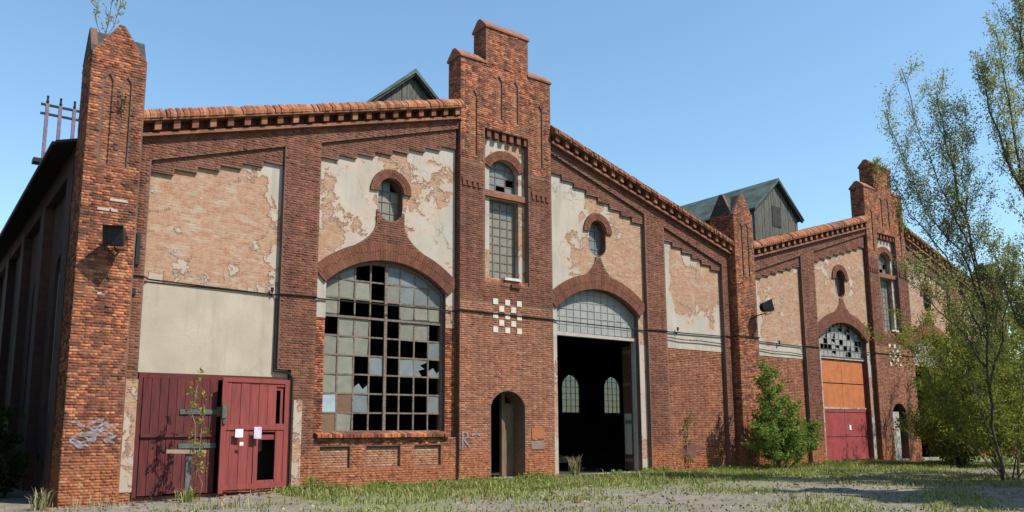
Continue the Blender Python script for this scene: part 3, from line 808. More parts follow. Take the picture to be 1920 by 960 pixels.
    grid_window(h, cx + .01, .65, 6.95, fl, 4, 9, .322, .42, glass='glass_dusty', bar=.03, grid=["dddd"] * 7 + ["ddgg"] * 2, outline=tw_lo)
    fh = lambda p: min(.65 - abs(p[0] - cx - .01), (.728 - math.hypot(p[0] - cx - .01, p[1] - 10.622)) if p[1] > 10.8 else 1)
    grid_window(h, cx + .01, .65, 10.15, fh, 3, 4, .3, .42, bar=.03, grid=["gbg", "ggb", "ggg", "ggg"], outline=tw_hi)
    MB().box(cx - .15, cx + .55, -.1, .3, 6.885, 6.98).build('loose_sill', 'white_paint', tower)
    MB().box(cx + .1, cx + .5, -.16, -.06, 6.62, 6.75).build('bracket', 'rust', tower)
    k = 0
    for j, cnt in enumerate((3, 2, 3, 2, 3)):
        for i in range(cnt):
            x = cx - .05 + (i - (cnt - 1) / 2) * .52; z = 6.08 - j * .245
            MB().box(x - .105, x + .105, -.108, -.07, z - .1, z + .1).build('white_header', 'white_brick', tower)
    # doorway
    pv = MB(); pv.box(cx + .12, cx + .26, .5, .64, 0, 3.0); pv.box(cx + .26, cx + .68, .56, .6, 0, 2.6); 
    pv.build('door_post', 'brown_wood', h)
    MB().box(cx - .76, cx + .7, -.05, .7, -.25, .06).build('threshold', 'concrete', h)
    if second: MB().box(cx - .7, cx + .02, .0, .05, .06, 2.55).build('door', 'grey_door', h)
    # ---------- piers
    if not second:
        gabled_pier(h, -13.62, -12.29, -.35, .95, 11.45, 12.32, 'corner_pier', 'brick_orange', first=True, label='tall eroded corner pier with a gabled head')
    gabled_pier(h, cx + 12.48, cx + 13.86, -.35, .95, 11.3, 12.3, 'pier', 'brick_orange' if not second else 'brick_brown')
    # ---------- roof, lantern, shell
    rf = MB()
    for s in (-1, 1):
        q = V(s, [(-.0, 12.75), (13.2, 9.35), (13.2, 9.5), (0, 12.9)])
        rf.prism(q, .7, 30.3)
    rf.build('roof', 'roof_dark', h)
    lt = MB(); ly0, ly1 = 6.83, 26
    lt.prism([(cx - 2.25, 11.5), (cx + 2.25, 11.5), (cx + 2.25, 15.0), (cx, 17.1), (cx - 2.25, 15.0)], ly0 + .06, ly1)
    lan = lt.build('roof_lantern', 'lantern_wood', h); lan['label'] = 'boarded gabled roof lantern behind the parapet'
    pl = MB(); n = 18
    for i in range(n):
        x0 = cx - 2.25 + 4.5 * i / n; x1 = x0 + 4.5 / n - .015; xm_ = (x0 + x1) / 2
        zt = 17.1 - 2.1 * abs(xm_ - cx) / 2.25
        if random.random() < .1: zt -= .3
        pl.box(x0, x1, ly0 + random.uniform(0, .03), ly0 + .058, 11.6, zt)
    o = pl.build('boarding', 'lantern_wood', lan); o['kind'] = 'stuff'
    for s in (-1, 1):
        q = V(s, [(0, 17.1), (2.55, 14.9), (2.55, 15.0), (0, 17.3)])
        MB().prism(q, ly0 - .3, ly1 + .3).build('lantern_roof', 'roof_green', lan)
        q = V(s, [(0, 17.0), (2.5, 14.78), (2.5, 14.93), (0, 17.12)])
        MB().prism(q, ly0 - .24, ly0 - .1).build('barge_board', 'slate', lan)
    lv = MB(); lv.box(cx - .45, cx + .45, ly0 - .03, ly0 + .02, 14.2, 15.5); lv.build('hatch', 'roof_dark', lan)
    # back wall with arched windows
    xs = [29.35 - 4.9 * k for k in range(-2, 9)]
    xs = [x for x in xs if second and x > 19 and cx - HALF + 1.3 < x < cx + HALF - 1.3]
    bh = [arched(x - 1.05, x + 1.05, 3.2, 5.4, 1.0) for x in xs]
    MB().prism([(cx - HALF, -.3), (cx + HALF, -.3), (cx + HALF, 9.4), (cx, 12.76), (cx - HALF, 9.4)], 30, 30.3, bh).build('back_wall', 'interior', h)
    for x, b_ in zip(xs, bh):
        fb = lambda p, x=x: min(1.05 - abs(p[0] - x), (1.051 - math.hypot(p[0] - x, p[1] - 5.35)) if p[1] > 5.35 else 1)
        grid_window(h, x, 1.05, 3.2, fb, 4, 6, .54, 30.1, name='back_window', glass='glass_back', bar=.032, mat='black_metal', joined=True)
    if second:
        MB().box(cx + HALF - .2, cx + HALF, .7, 30, -.3, 9.4).build('side_wall', 'wall_brick', h)
    else:
        sw = []
        wy = [4.2 + 4.9 * k for k in range(6)]
        sw = [arched(y - .85, y + .85, 2.2, 6.4, .5) for y in wy]
        MB().prism([(.95, -.3), (30.3, -.3), (30.3, 9.45), (.95, 9.45)], -13.35, -12.95, sw, axis='x').build('side_wall', 'side_brick_shaded', h)
        for y in [1.7 + 4.9 * k for k in range(6)]:
            MB().box(-13.62, -13.35, y - .45, y + .45, -.3, 9.0).build('buttress', 'side_brick_shaded', h)
        MB().box(-13.6, -13.35, .95, 30.3, 8.7, 9.3).build('side_cornice', 'side_brick_shaded', h)
        for y in wy:
            f = MB(); f.box(-13.25, -13.15, y - .84, y - .68, 2.2, 6.45); f.box(-13.25, -13.15, y + .68, y + .84, 2.2, 6.45)
            for z in (2.2, 3.5, 4.8, 6.1): f.box(-13.24, -13.16, y - .68, y + .68, z, z + .09)
            for a in (-.23, .23): f.box(-13.235, -13.165, y + a - .03, y + a + .03, 2.29, 6.6)
            wn = f.build('side_window', 'concrete', h)
            MB().box(-13.2, -13.19, y - .68, y + .68, 2.3, 6.85).build('pane', 'glass_grey', wn)
        ev = MB().prism([(-14.12, 9.2), (-12.9, 9.57), (-12.9, 9.66), (-14.12, 9.28)], .96, 30.4); ev.build('eaves', 'roof_dark', h)
        gt = MB(); gt.tube([(-14.16, 1.0, 9.2), (-14.16, 30.4, 9.2)], .055, 8); gt.build('gutter', 'black_metal', h)
    return h

hall1 = build_hall(0)
tag(hall1, 'nearer red brick factory hall with big broken grid window and open dark gateway', 'factory hall', 'gabled brick factory halls')
hall2 = build_hall(26.3, True)
tag(hall2, 'farther red brick factory hall with orange and red gate, partly hidden by trees on right', 'factory hall', 'gabled brick factory halls')

# ------------------------------------------------------------------ ground
def gz(x, y):
    return -.012 * max(0., -6 - x) * 1.0 - .006 * max(0., -y - 1)
def axis_pts(lo, hi, st, far):
    a = list(np.arange(lo, hi + .01, st)); d = st
    while a[-1] < far: d *= 1.5; a.append(a[-1] + d)
    d = st
    while a[0] > -far: d *= 1.5; a.insert(0, a[0] - d)
    return a
gx = axis_pts(-22, 34, .4, 900); gy = axis_pts(-24, 1.2, .4, 900)
rg = np.random.default_rng(3)
Vg = []
for y in gy:
    for x in gx:
        n = .025 * math.sin(x * 1.3 + y * .7) + .02 * math.sin(x * .6 - y * 1.9) + rg.uniform(-.012, .012)
        z = -.03 + n + max(-.35, gz(x, y))
        if y > .15: z = -.06
        Vg.append((x, y, z))
nx = len(gx)
Qg = [(j * nx + i, j * nx + i + 1, (j + 1) * nx + i + 1, (j + 1) * nx + i) for j in range(len(gy) - 1) for i in range(nx - 1)]
g = link('ground', np_mesh('ground', Vg, Qg), 'ground'); g['kind'] = 'structure'
def ground_z(x, y): return -.03 + .025 * math.sin(x * 1.3 + y * .7) + .02 * math.sin(x * .6 - y * 1.9) + max(-.35, gz(x, y))
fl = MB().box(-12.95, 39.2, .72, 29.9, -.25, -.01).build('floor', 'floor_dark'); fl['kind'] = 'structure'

# ------------------------------------------------------------------ fittings on the walls
def floodlight(loc, yaw, tilt, label, arm):
    t = empty('floodlight', loc); tag(t, label, 'floodlight', 'floodlights on the brick piers')
    M = Matrix.Rotation(yaw, 4, 'Z') @ Matrix.Rotation(tilt, 4, 'X')
    b = MB(); w_, d_, h_ = .24, .2, .25
    b.add([(-w_, -d_, -h_), (w_, -d_, -h_), (w_ * .75, d_, -h_ * .75), (-w_ * .75, d_, -h_ * .75), (-w_, -d_, h_), (w_, -d_, h_), (w_ * .75, d_, h_ * .75), (-w_ * .75, d_, h_ * .75)],
          [(0, 1, 5, 4), (1, 2, 6, 5), (2, 3, 7, 6), (3, 0, 4, 7), (4, 5, 6, 7), (3, 2, 1, 0)])
    for k in range(5): b.box(-.17 + k * .085 - .01, -.17 + k * .085 + .01, d_, d_ + .06, -.12, .12)
    o = b.build('housing', 'black_metal', t); o.matrix_local = M
    v = MB().box(-w_ - .015, w_ + .015, -d_ - .14, -d_ + .02, h_ + .001, h_ + .02); o = v.build('visor', 'black_metal', t); o.matrix_local = M
    o = MB().box(-w_ + .03, w_ - .03, -d_ - .008, -d_ - .001, -h_ + .03, h_ - .03).build('lens', 'black_metal', t); o.matrix_local = M
    y = MB(); y.tube([(-w_ - .03, 0, 0), (-w_ - .03, .02, -h_ - .1), (w_ + .03, .02, -h_ - .1), (w_ + .03, 0, 0)], .018, 6); o = y.build('yoke', 'black_metal', t); o.matrix_local = M
    MB().tube(arm, .025, 6).build('arm', 'black_metal', t)
    return t
floodlight((-12.86, -.83, 6.5), R(-28), R(12), 'black floodlight on the corner pier throwing a shadow on the brick', [(0, .02, -.28), (.1, .3, -.32), (.2, .5, -.3)])
floodlight((13.75, -.95, 7.05), R(62), R(-12), 'black floodlight on a long arm at the pier between the halls', [(0, 0, -.28), (-.35, .3, -.4), (-.5, .62, -.6)])

def cable(name, label, pts, r=.022):
    mb = MB(); mb.tube(pts, r, 5, True); o = mb.build(name, 'cable'); tag(o, label, 'cable', 'cables along the hall fronts'); return o
cp = []
for (x, y, z) in [(-12.6, -.04, 5.72), (-11.95, -.03, 5.7), (-11.8, .12, 5.66), (-8.35, .12, 5.58), (-8.2, -.04, 5.6), (-7.15, -.04, 5.62), (-7.0, .13, 5.6), (-2.2, .13, 5.62), (-2.08, -.12, 5.66), (2.08, -.12, 5.64), (2.2, .13, 5.66), (7.0, .13, 5.62), (7.15, -.04, 5.64), (8.2, -.04, 5.66), (8.35, .12, 5.66), (11.9, .12, 5.7), (12.0, -.04, 5.72), (12.44, -.04, 5.7), (12.46, -.4, 5.72), (13.9, -.4, 5.72), (13.92, -.04, 5.66)]:
    cp.append((x, y, z))
cable('wall_cable', 'black cable clipped across the nearer hall front', cp, .024)
cp2 = [(x, y - .01, z - .42) for x, y, z in [(8.3, .11, 5.86), (9.2, .1, 5.8), (10.4, .1, 5.82), (11.9, .11, 5.78)]]
cable('wall_cable', 'thin slack cable on the pale panel right of the gateway', cp2, .02)
cable('wall_cable', 'black cable across the farther hall front', [(13.95, -.05, 5.66), (14.3, -.04, 5.66), (14.4, .12, 5.64), (17.9, .12, 5.6), (18.1, -.04, 5.62), (19.1, -.04, 5.62), (19.3, .1, 5.6), (24.1, .1, 5.62), (24.22, -.12, 5.62), (28.3, -.12, 5.62)], .024)
cable('wall_cable', 'second slack cable on the farther hall end panel', [(14.4, .12, 5.3), (15.6, .1, 5.24), (16.9, .1, 5.25), (17.95, .12, 5.2)], .018)
for lx, ly, lz, lb in [(-8.45, .1, 5.62, 'small black insulator at the right edge of the end panel'), (8.95, .08, 5.72, 'small black insulator on the pale panel by the gateway'), (16.0, .08, 5.6, 'small black insulator on the farther hall end panel')]:
    t = empty('insulator', (lx, ly, lz)); tag(t, lb, 'insulator', 'cable insulators')
    MB().tube([(0, .1, -.1), (0, -.02, -.06), (0, -.03, .1)], .02, 6).build('hook', 'black_metal', t)
    MB().tube([(0, -.03, .04), (0, -.03, .07), (0, -.03, .1), (0, -.03, .16)], [.03, .055, .04, .05], 8).build('cap', 'black_metal', t)
tb = MB().box(-12.2, -12.1, -.06, .0, 6.0, 6.85).build('junction_box', 'black_metal'); tag(tb, 'narrow black junction box beside the corner pier at lamp height', 'junction box')
tb = MB().box(-12.25, -12.14, -.06, .0, 5.2, 5.36).build('junction_box', 'black_metal'); tag(tb, 'tiny black junction box low on the edge of the corner pier', 'junction box')

# rooftop line rack left of the corner pier
t = empty('line_rack', (-13.4, 6, 9.9)); tag(t, 'iron rack of upright poles with cross bars on the left eaves', 'line rack')
for dx, dz in ((-.42, 0), (-.05, .1), (.35, .2)):
    MB().box(dx - .05, dx + .05, -.05, .05, -.3, 2.15).build('pole', 'lilac_iron', t)
    MB().tube([(dx, 0, 2.15), (dx, 0, 2.22), (dx, 0, 2.3), (dx, 0, 2.42)], [.02, .05, .03, .04], 7).build('insulator', 'black_metal', t)
for z in (1.78, 2.08): MB().box(-.6, .5, -.03, .03, z, z + .07).build('cross_bar', 'black_metal', t)
MB().tube([(-.6, -.02, .2), (.5, -.02, .5)], .035, 6).build('brace', 'black_metal', t)
MB().box(-.7, -.3, -.2, .2, .15, .28).build('foot_block', 'black_metal', t)

# ------------------------------------------------------------------ paper, notices and paint on the walls
def sheet(name, label, cat, x0, x1, z0, z1, y, mat):
    o = MB().box(x0, x1, y - .006, y, z0, z1).build(name, mat); tag(o, label, cat); return o
sheet('paper_notice', 'white square paper notice on the faded red door leaf', 'notice', -9.46, -9.25, 1.5, 1.72, -.31, 'paper')
sheet('paper_notice', 'small white paper scrap under the notice on the red door', 'notice', -9.33, -9.23, 1.28, 1.37, -.31, 'paper')
sheet('poster', 'small lilac and white poster on the faded red door leaf', 'poster', -8.93, -8.72, 1.46, 1.78, -.262, 'poster_lilac')
sheet('notice_board', 'faded orange notice plate on brick right of the small arched door', 'notice', .98, 1.56, 1.36, 1.72, -.1, 'notice_orange')
sheet('notice_board', 'faded grey plate below the orange notice plate', 'notice', .95, 1.54, 1.0, 1.26, -.1, 'notice_grey')
def graffiti(label, strokes, y, mat, w=.035):
    mb = MB()
    for st in strokes:
        for (a, b), (c, d) in zip(st, st[1:]):
            dx, dz = c - a, d - b; l = math.hypot(dx, dz) or 1; nx_, nz = -dz / l * w, dx / l * w; e = .4 * w / l
            a2, b2, c2, d2 = a - dx * e, b - dz * e, c + dx * e, d + dz * e
            mb.prism([(a2 + nx_, b2 + nz), (a2 - nx_, b2 - nz), (c2 - nx_, d2 - nz), (c2 + nx_, d2 + nz)], y - random.uniform(.001, .005), y + .012)
    o = mb.build('graffiti', mat, hall1); o['label'] = label; return o
rr = random.Random(5)
S1 = []
for k in range(26):
    x = rr.uniform(-13.5, -12.65); z = rr.choice((1.88, 1.78, 1.66, 1.56, 1.44)) + rr.gauss(0, .03); st = [(x, z)]
    for j in range(rr.randint(1, 4)):
        x += rr.uniform(.05, .12); z += rr.uniform(-.08, .08); st.append((min(x, -12.45), z))
    S1.append(st)
graffiti('pale blue spray scribble low on the corner pier', S1, -.366, 'spray_blue', .026)
graffiti('faint lilac spray mark left of the small door', [[(-1.92, 1.1), (-1.92, 1.6), (-1.75, 1.6), (-1.7, 1.45), (-1.88, 1.38), (-1.62, 1.1)], [(-1.55, 1.5), (-1.35, 1.55), (-1.2, 1.48)]], -.1, 'spray_lilac', .03)
for wx, wz, a, b in ((-13.05, 5.1, .05, .03), (-12.75, 7.55, .22, .034), (-13.08, 7.27, .16, .034), (-12.86, 7.27, .1, .034)):
    o = MB().prism([(wx - a, wz - b), (wx + a, wz - b), (wx + a * .9, wz + b), (wx - a * .93, wz + b)], -.372, -.36).build('lime_patch', 'whitewash_full', hall1)
mb = MB()
mb.prism([(9.6 + .95 * math.cos(R(k * 12)) * rr.uniform(.55, 1.1), .8 + .3 * math.sin(R(k * 12)) * rr.uniform(.4, 1.2)) for k in range(30)], .1815, .19)
o = mb.build('paint_stain', 'stain_purple', hall1)

t = MB().box(4.6, 7.9, 5.0, 5.25, .25, .5).build('timber_beam', 'pale_wood'); tag(t, 'pale timber beam lying on blocks just inside the open gateway', 'beam')
# ------------------------------------------------------------------ signpost in front of the red door
t = empty('wooden_post', (-10.78, -.75, -.1)); tag(t, 'grey weathered post with a pale plank nailed across, before the red door', 'post')
MB().box(-.07, .07, -.06, .06, -.2, 1.3).build('post', 'grey_wood', t)
pk = MB().box(-.62, .36, -.11, -.062, 1.2, 1.3); o = pk.build('plank', 'pale_wood', t); o.rotation_euler = (0, R(2), 0)

# ------------------------------------------------------------------ plants
def leaves_mesh(name, P, size, mat, parent, aspect=1.6, up=.0):
    n = len(P)
    if not n: return
    P = np.asarray(P); s = size * RNG.uniform(.6, 1.3, n)[:, None]
    a = RNG.normal(size=(n, 3)); a[:, 2] += up; a /= np.linalg.norm(a, axis=1)[:, None]
    b = np.cross(a, RNG.normal(size=(n, 3))); b /= np.linalg.norm(b, axis=1)[:, None] + 1e-9
    c = np.cross(a, b)
    V = np.stack([P - a * s * aspect * .5, P + b * s * .5 + c * s * .12, P + a * s * aspect * .5, P - b * s * .5 + c * s * .12], 1)
    return link(name, np_mesh(name, V, np.arange(4 * n)), mat, parent)
def rnd_dir(d, ang, rg):
    d = Vector(d).normalized(); p = d.orthogonal().normalized(); q = d.cross(p)
    az = rg.uniform(0, 2 * math.pi); k = math.radians(ang)
    return (d * math.cos(k) + (p * math.cos(az) + q * math.sin(az)) * math.sin(k)).normalized()
def shoot(p, d, ln, rg, upw=.25, wob=.12, n=5):
    pts = [Vector(p)]; d = Vector(d).normalized()
    for i in range(n):
        d = (d + Vector((rg.gauss(0, wob), rg.gauss(0, wob), rg.gauss(0, wob) + upw / n))).normalized()
        pts.append(pts[-1] + d * ln / n)
    return pts
def along(pts, t):
    f = t * (len(pts) - 1); i = min(int(f), len(pts) - 2); return pts[i].lerp(pts[i + 1], f - i), (pts[i + 1] - pts[i]).normalized()
def tree(name, label, cat, stems, r0, nb, lfun, asc, leaf, size, nleaf, seed, tmin=.15, twigs=7, bark='bark', group=None, spread=.14, upw=.5, twl=.32):
    """stems: list of world polylines; branches along them; twigs carry leaves"""
    rg = random.Random(seed); t = empty(name, stems[0][0]); tag(t, label, cat, group)
    off = Vector(stems[0][0]); mb = MB(); LP = []
    for si, st in enumerate(stems):
        st = [Vector(p) for p in st]
        fine = []
        for i in range(len(st) - 1):
            for k in range(3): fine.append(st[i].lerp(st[i + 1], k / 3) + Vector((rg.gauss(0, .04), rg.gauss(0, .04), 0)))
        fine.append(st[-1]); rs = r0 if si == 0 else r0 * .7
        mb.tube([p - off for p in fine], [max(.012, rs * (1 - .93 * i / (len(fine) - 1))) for i in range(len(fine))], 8)
        for b in range(nb):
            tt = tmin + (1 - tmin) * (b + rg.random()) / nb; p, d = along(fine, min(tt, .995))
            az = b * 2.4 + rg.gauss(0, .4); e = R(asc + rg.gauss(0, 9))
            dr = Vector((math.cos(az) * math.cos(e), math.sin(az) * math.cos(e), math.sin(e)))
            ln = lfun(tt) * rg.uniform(.65, 1.2)
            pts = shoot(p, dr, ln, rg, upw, .1, 6)
            mb.tube([q - off for q in pts], [max(.006, rs * .3 * (1.05 - tt * .7) * (1 - .9 * i / 6)) for i in range(7)], 4, False)
            subs = [pts]
            for k in range(max(2, int(twigs * ln / 2.2))):
                q, dq = along(pts, rg.uniform(.2, 1)); tw = shoot(q, rnd_dir(dq, rg.uniform(20, 55), rg), ln * twl * rg.uniform(.5, 1.2), rg, upw * .8, .12, 3)
                mb.tube([u - off for u in tw], [.008, .006, .004, .003], 3, False); subs.append(tw)
            for tw in subs:
                m_ = int(nleaf * rg.uniform(.5, 1.5))
                for k in range(m_):
                    u, _ = along(tw, rg.uniform(.15, 1)); LP.append(tuple(u - off + Vector((rg.gauss(0, spread), rg.gauss(0, spread), rg.gauss(0, spread)))))
    mb.build('trunk', bark, t, smooth=True)
    leaves_mesh('crown', LP, size, leaf, t)
    return t, len(LP)
G_ = 'spring trees beside the farther hall'
cnt = 0
def T_(*a, **k):
    global cnt
    _, n_ = tree(*a, **k); cnt += n_
T_('poplar_tree', 'slender leaning poplar with thin pale spring leaves in front of the farther hall', 'tree',
     [[(12.21, -10.71, -0.04), (11.77, -10.72, 1.68), (11.47, -10.85, 3.57), (11.22, -11.03, 5.47), (10.71, -11.02, 7.36), (10.08, -10.81, 8.74), (9.49, -10.58, 9.86), (8.85, -10.44, 11.67), (8.36, -10.38, 13.26)], [(11.22, -11.03, 5.47), (10.41, -10.79, 7.36), (9.47, -10.31, 8.57), (8.62, -10.00, 10.30), (8.09, -9.92, 11.94)], [(10.71, -11.02, 7.36), (10.06, -10.99, 9.77), (9.66, -10.95, 11.15), (9.37, -10.97, 12.36)], [(11.04, -11.03, 3.54), (10.22, -10.64, 4.73), (9.31, -10.15, 5.76), (8.57, -9.72, 6.44)], [(11.98, -10.64, 3.08), (12.22, -11.23, 5.17), (12.25, -11.66, 7.26)], [(11.58, -10.85, 4.45), (10.21, -10.36, 7.24), (9.18, -9.85, 8.63), (8.55, -9.61, 9.85)], [(11.29, -10.92, 6.55), (10.82, -10.97, 8.64), (10.52, -11.08, 10.39), (10.51, -11.32, 11.69)]],
     .05, 30, lambda t: 1.5 * (1 - .5 * t), 52, 'leaf_poplar', .044, 15, 11, .1, 17, 'bark', G_, .12, .8, .42)
T_('poplar_tree', 'tallest poplar rising past the top edge at far right', 'tree',
     [[(13.53, -11.82, -0.14), (12.92, -12.38, 5.09), (12.26, -12.88, 10.24), (11.82, -13.21, 13.67), (11.43, -13.46, 16.41)], [(12.62, -12.46, 4.72), (11.60, -12.41, 8.45), (10.82, -12.48, 11.84), (10.31, -12.56, 14.22)], [(12.26, -12.75, 7.60), (11.15, -12.31, 9.64), (10.36, -12.10, 11.68), (10.06, -12.13, 13.04)], [(12.51, -12.36, 3.35), (11.48, -11.91, 5.04), (10.69, -11.70, 7.06)], [(12.81, -12.70, 10.40), (12.04, -12.72, 13.55), (11.54, -12.82, 16.00)]],
     .1, 28, lambda t: 1.75 * (1 - .5 * t), 62, 'leaf_poplar', .048, 17, 12, .1, 14, 'bark', G_, .09, .9, .38)
T_('willow_tree', 'thin olive green tree standing right of the farther hall gateway', 'tree',
     [[(27.4, -5.4, -.2), (27.3, -5.6, 2.5), (27.2, -5.6, 5.5), (27.6, -5.6, 9.8)], [(27.4, -5.4, 1), (25.4, -5.8, 4), (24.4, -6.2, 7)], [(27.4, -5.5, 2), (29.4, -5.8, 5), (30.4, -6, 9)]],
     .2, 18, lambda t: 3.1 * (1 - .4 * t), 28, 'leaf_willow', .08, 24, 13, .1, 9, 'bark', G_, .16)
T_('willow_tree', 'dense leaning willow with several stems at lower right of the forecourt', 'tree',
     [[(15.1, -9.6, -.1), (14.3, -9.5, 1.0), (13.2, -9.3, 2.4), (12.3, -9.2, 3.7)], [(15.3, -9.4, -.1), (15.4, -9.2, 2), (15.2, -9.2, 4.2), (15.6, -9.2, 6.0)], [(15.5, -9.8, -.1), (17.2, -9.6, 2.4), (18.2, -9.4, 5)], [(15.2, -9.5, -.1), (14.4, -9, 1.6), (13.8, -8.8, 3.6), (13.9, -8.8, 5.4)]],
     .07, 18, lambda t: 1.9 * (1 - .45 * t), 32, 'leaf_willow', .06, 36, 14, .12, 10, 'bark', G_, .12)
T_('willow_tree', 'loose yellow green willow scrub around the foot of the leaning poplar', 'tree',
     [[(13.4, -10.2, -.1), (12.9, -10.1, 1.6), (12.3, -9.9, 3.4), (11.9, -9.8, 4.6)], [(13.6, -10.4, -.1), (14.2, -10.6, 1.8), (14.5, -10.8, 3.6), (14.6, -10.8, 5.2)], [(13.3, -10.3, -.1), (12.0, -10.0, .9), (10.9, -9.7, 2.0), (10.3, -9.6, 3.0)], [(13.8, -10.5, -.1), (15.4, -11, 1.5), (16, -11.2, 3)], [(13.4, -10.1, -.1), (13.4, -9.7, 2.2), (13.2, -9.5, 4.2)]],
     .04, 18, lambda t: 1.35 * (1 - .4 * t), 40, 'leaf_willow', .055, 30, 61, .08, 12, 'bark', G_, .12, .5)
T_('willow_tree', 'low rounded green thicket tree behind the leaning willow', 'tree',
     [[(22.3, -4.8, -.2), (21.9, -4.8, 1.5), (21.2, -4.8, 3.6)], [(22.5, -4.8, -.2), (23.6, -4.9, 2), (24.1, -5, 4.6)], [(22.4, -4.7, -.2), (21.2, -4.6, .8), (20.4, -4.6, 1.9)], [(22.6, -4.6, -.2), (22.6, -4.5, 2.4), (22.5, -4.5, 4.6)]],
     .1, 24, lambda t: 2.3 * (1 - .35 * t), 20, 'leaf_willow', .08, 32, 15, .03, 9, 'bark', G_, .14)
T_('willow_tree', 'second low green thicket tree at the far right edge', 'tree',
     [[(23.5, -8.2, -.2), (23.2, -8.2, 2), (23.0, -8.2, 5.2)], [(23.7, -8.2, -.2), (25, -8.2, 2.4), (25.6, -8.2, 5.4)]],
     .1, 24, lambda t: 2.6 * (1 - .35 * t), 20, 'leaf_bush', .085, 32, 18, .03, 9, 'bark', G_, .15)
T_('willow_tree', 'yellow green sapling hanging in front of the farther stepped gable', 'tree',
     [[(21.6, -5.3, -.2), (20.4, -5.2, 2.5), (18.4, -5.1, 4.7), (16.4, -5.0, 5.7)], [(20.2, -5.2, 2.8), (19.4, -5.2, 5), (18.6, -5.2, 6.6)]],
     .05, 16, lambda t: 1.5 * (1 - .4 * t), 14, 'leaf_yellow', .065, 26, 16, .35, 8, 'bark', G_, .13, .1)
# outside the frame on the right: these throw the shade that lies on the forecourt
for i, (x, y) in enumerate([(9.2, -19.2), (13.8, -18.2)]):
    T_('willow_tree', ['spreading tree just outside the right edge, nearer the camera, shading the forecourt', 'spreading tree just outside the right edge, farther from the camera, shading the forecourt'][i], 'tree',
       [[(x, y, -.2), (x - .2, y, 4), (x - .1, y, 8), (x, y, 13)], [(x, y, 2), (x - 1.6, y - .2, 6), (x - 1.8, y - .2, 9)], [(x, y, 2), (x + 1.7, y - .2, 5), (x + 2.2, y - .2, 9)]],
       .22, 24, lambda t: 3.1 * (1 - .4 * t), 22, 'leaf_willow', .34, 34, 17 + 2 * i, .2, 7, 'bark', G_, .2)
# outside the frame on the left: unseen evergreens added to block sky light
for i, (x, y, hh) in enumerate([(-19.4, .5, 11), (-19.4, 6.5, 12), (-18.8, 13, 12), (-19.0, 20, 13)]):
    _, k = tree('unseen_evergreen', ['unseen evergreen added to block the sky, nearest the corner', 'second unseen evergreen added to shade the side wall', 'third unseen evergreen added to shade the side wall', 'farthest unseen evergreen added to shade the side wall'][i], 'tree',
         [[(x, y, -.2), (x + .1, y, hh * .5), (x, y, hh)]], .25, 46, lambda t: 3.4 * (1 - .7 * t), 8, 'leaf_dark', .42, 14, 30 + i, .04, 6, 'bark', 'unseen evergreens added to shade the side wall', .28, .2); cnt += k

_, k = tree('bush', 'bright green bush growing at the foot of the pier between the halls', 'bush',
     [[(12.95, -1.7, -.1), (12.5, -1.8, 1.6), (12.25, -1.9, 3.0), (12.15, -1.9, 4.2)], [(12.9, -1.7, -.1), (12.4, -1.7, 1.8), (12.4, -1.8, 3.3)], [(13.1, -1.8, -.1), (13.6, -1.9, 1.4), (13.7, -1.9, 2.7)], [(13.2, -1.9, -.1), (14.4, -2, .8), (15.1, -2, 1.7)], [(12.9, -1.9, -.1), (12.0, -2, .7), (11.4, -2.1, 1.5)], [(13.1, -1.6, -.1), (13.4, -1.4, 1.2), (13.0, -1.4, 2.4)]],
     .04, 20, lambda t: 1.3 * (1 - .55 * t), 30, 'leaf_bush', .07, 40, 21, .05, 7, 'bark', None, .1); cnt += k
_, k = tree('weed', 'thin yellow green weed growing up before the red door', 'weed',
     [[(-10.55, -.95, -.1), (-10.7, -.95, 1.2), (-10.78, -.92, 2.2), (-10.66, -.9, 3.15)], [(-10.6, -.95, .3), (-10.5, -.95, 1.5), (-10.52, -.93, 2.5)]],
     .012, 12, lambda t: .3, 40, 'leaf_yellow', .055, 5, 22, .1, 2, 'bark_pale', None, .05); cnt += k
_, k = tree('weed', 'sparse creeper with reddish stem on the brick right of the gateway', 'weed',
     [[(9.3, -.05, -.1), (9.4, .05, .8), (9.35, .08, 1.7), (9.6, .1, 2.3)]], .015, 8, lambda t: .3, 30, 'leaf_bush', .08, 4, 23, .1, 2, 'bark', None, .06); cnt += k
_, k = tree('shrub', 'leafless looking shrub sprouting on top of the corner pier', 'shrub',
     [[(-13.3, .3, 11.9), (-13.25, .3, 12.5), (-13.1, .3, 13.5)], [(-13.3, .3, 11.9), (-13.55, .3, 12.7), (-13.6, .3, 13.2)], [(-13.3, .3, 12), (-12.98, .3, 12.8), (-12.85, .3, 13.4)]],
     .018, 8, lambda t: .4, 60, 'leaf_poplar', .05, 3, 24, .2, 3, 'bark_pale', None, .05); cnt += k
_, k = tree('shrub', 'tiny dark shrub rooted in the corner pier between its two slots', 'shrub',
     [[(-12.9, -.36, 9.9), (-12.88, -.5, 10.1), (-12.84, -.52, 10.25)]],
     .012, 5, lambda t: .1, 30, 'leaf_dark', .04, 5, 25, .1, 2, 'bark', None, .05); cnt += k
for i, (x, z, lb) in enumerate([(25.5, 16.2, 'small green growth on the farther stepped gable top'), (27.9, 13.9, 'green creeper hanging on the right shoulder of the farther gable')]):
    _, k = tree('shrub', lb, 'shrub', [[(x, -.1, z - .3), (x - .1, -.25, z), (x + .15, -.2, z + .3)], [(x, -.1, z - .2), (x + .1, -.3, z - .6), (x + .05, -.3, z - 1.3)]],
         .015, 6, lambda t: .25, 20, 'leaf_willow', .08, 7, 27 + i, .05, 3, 'bark', None, .1); cnt += k

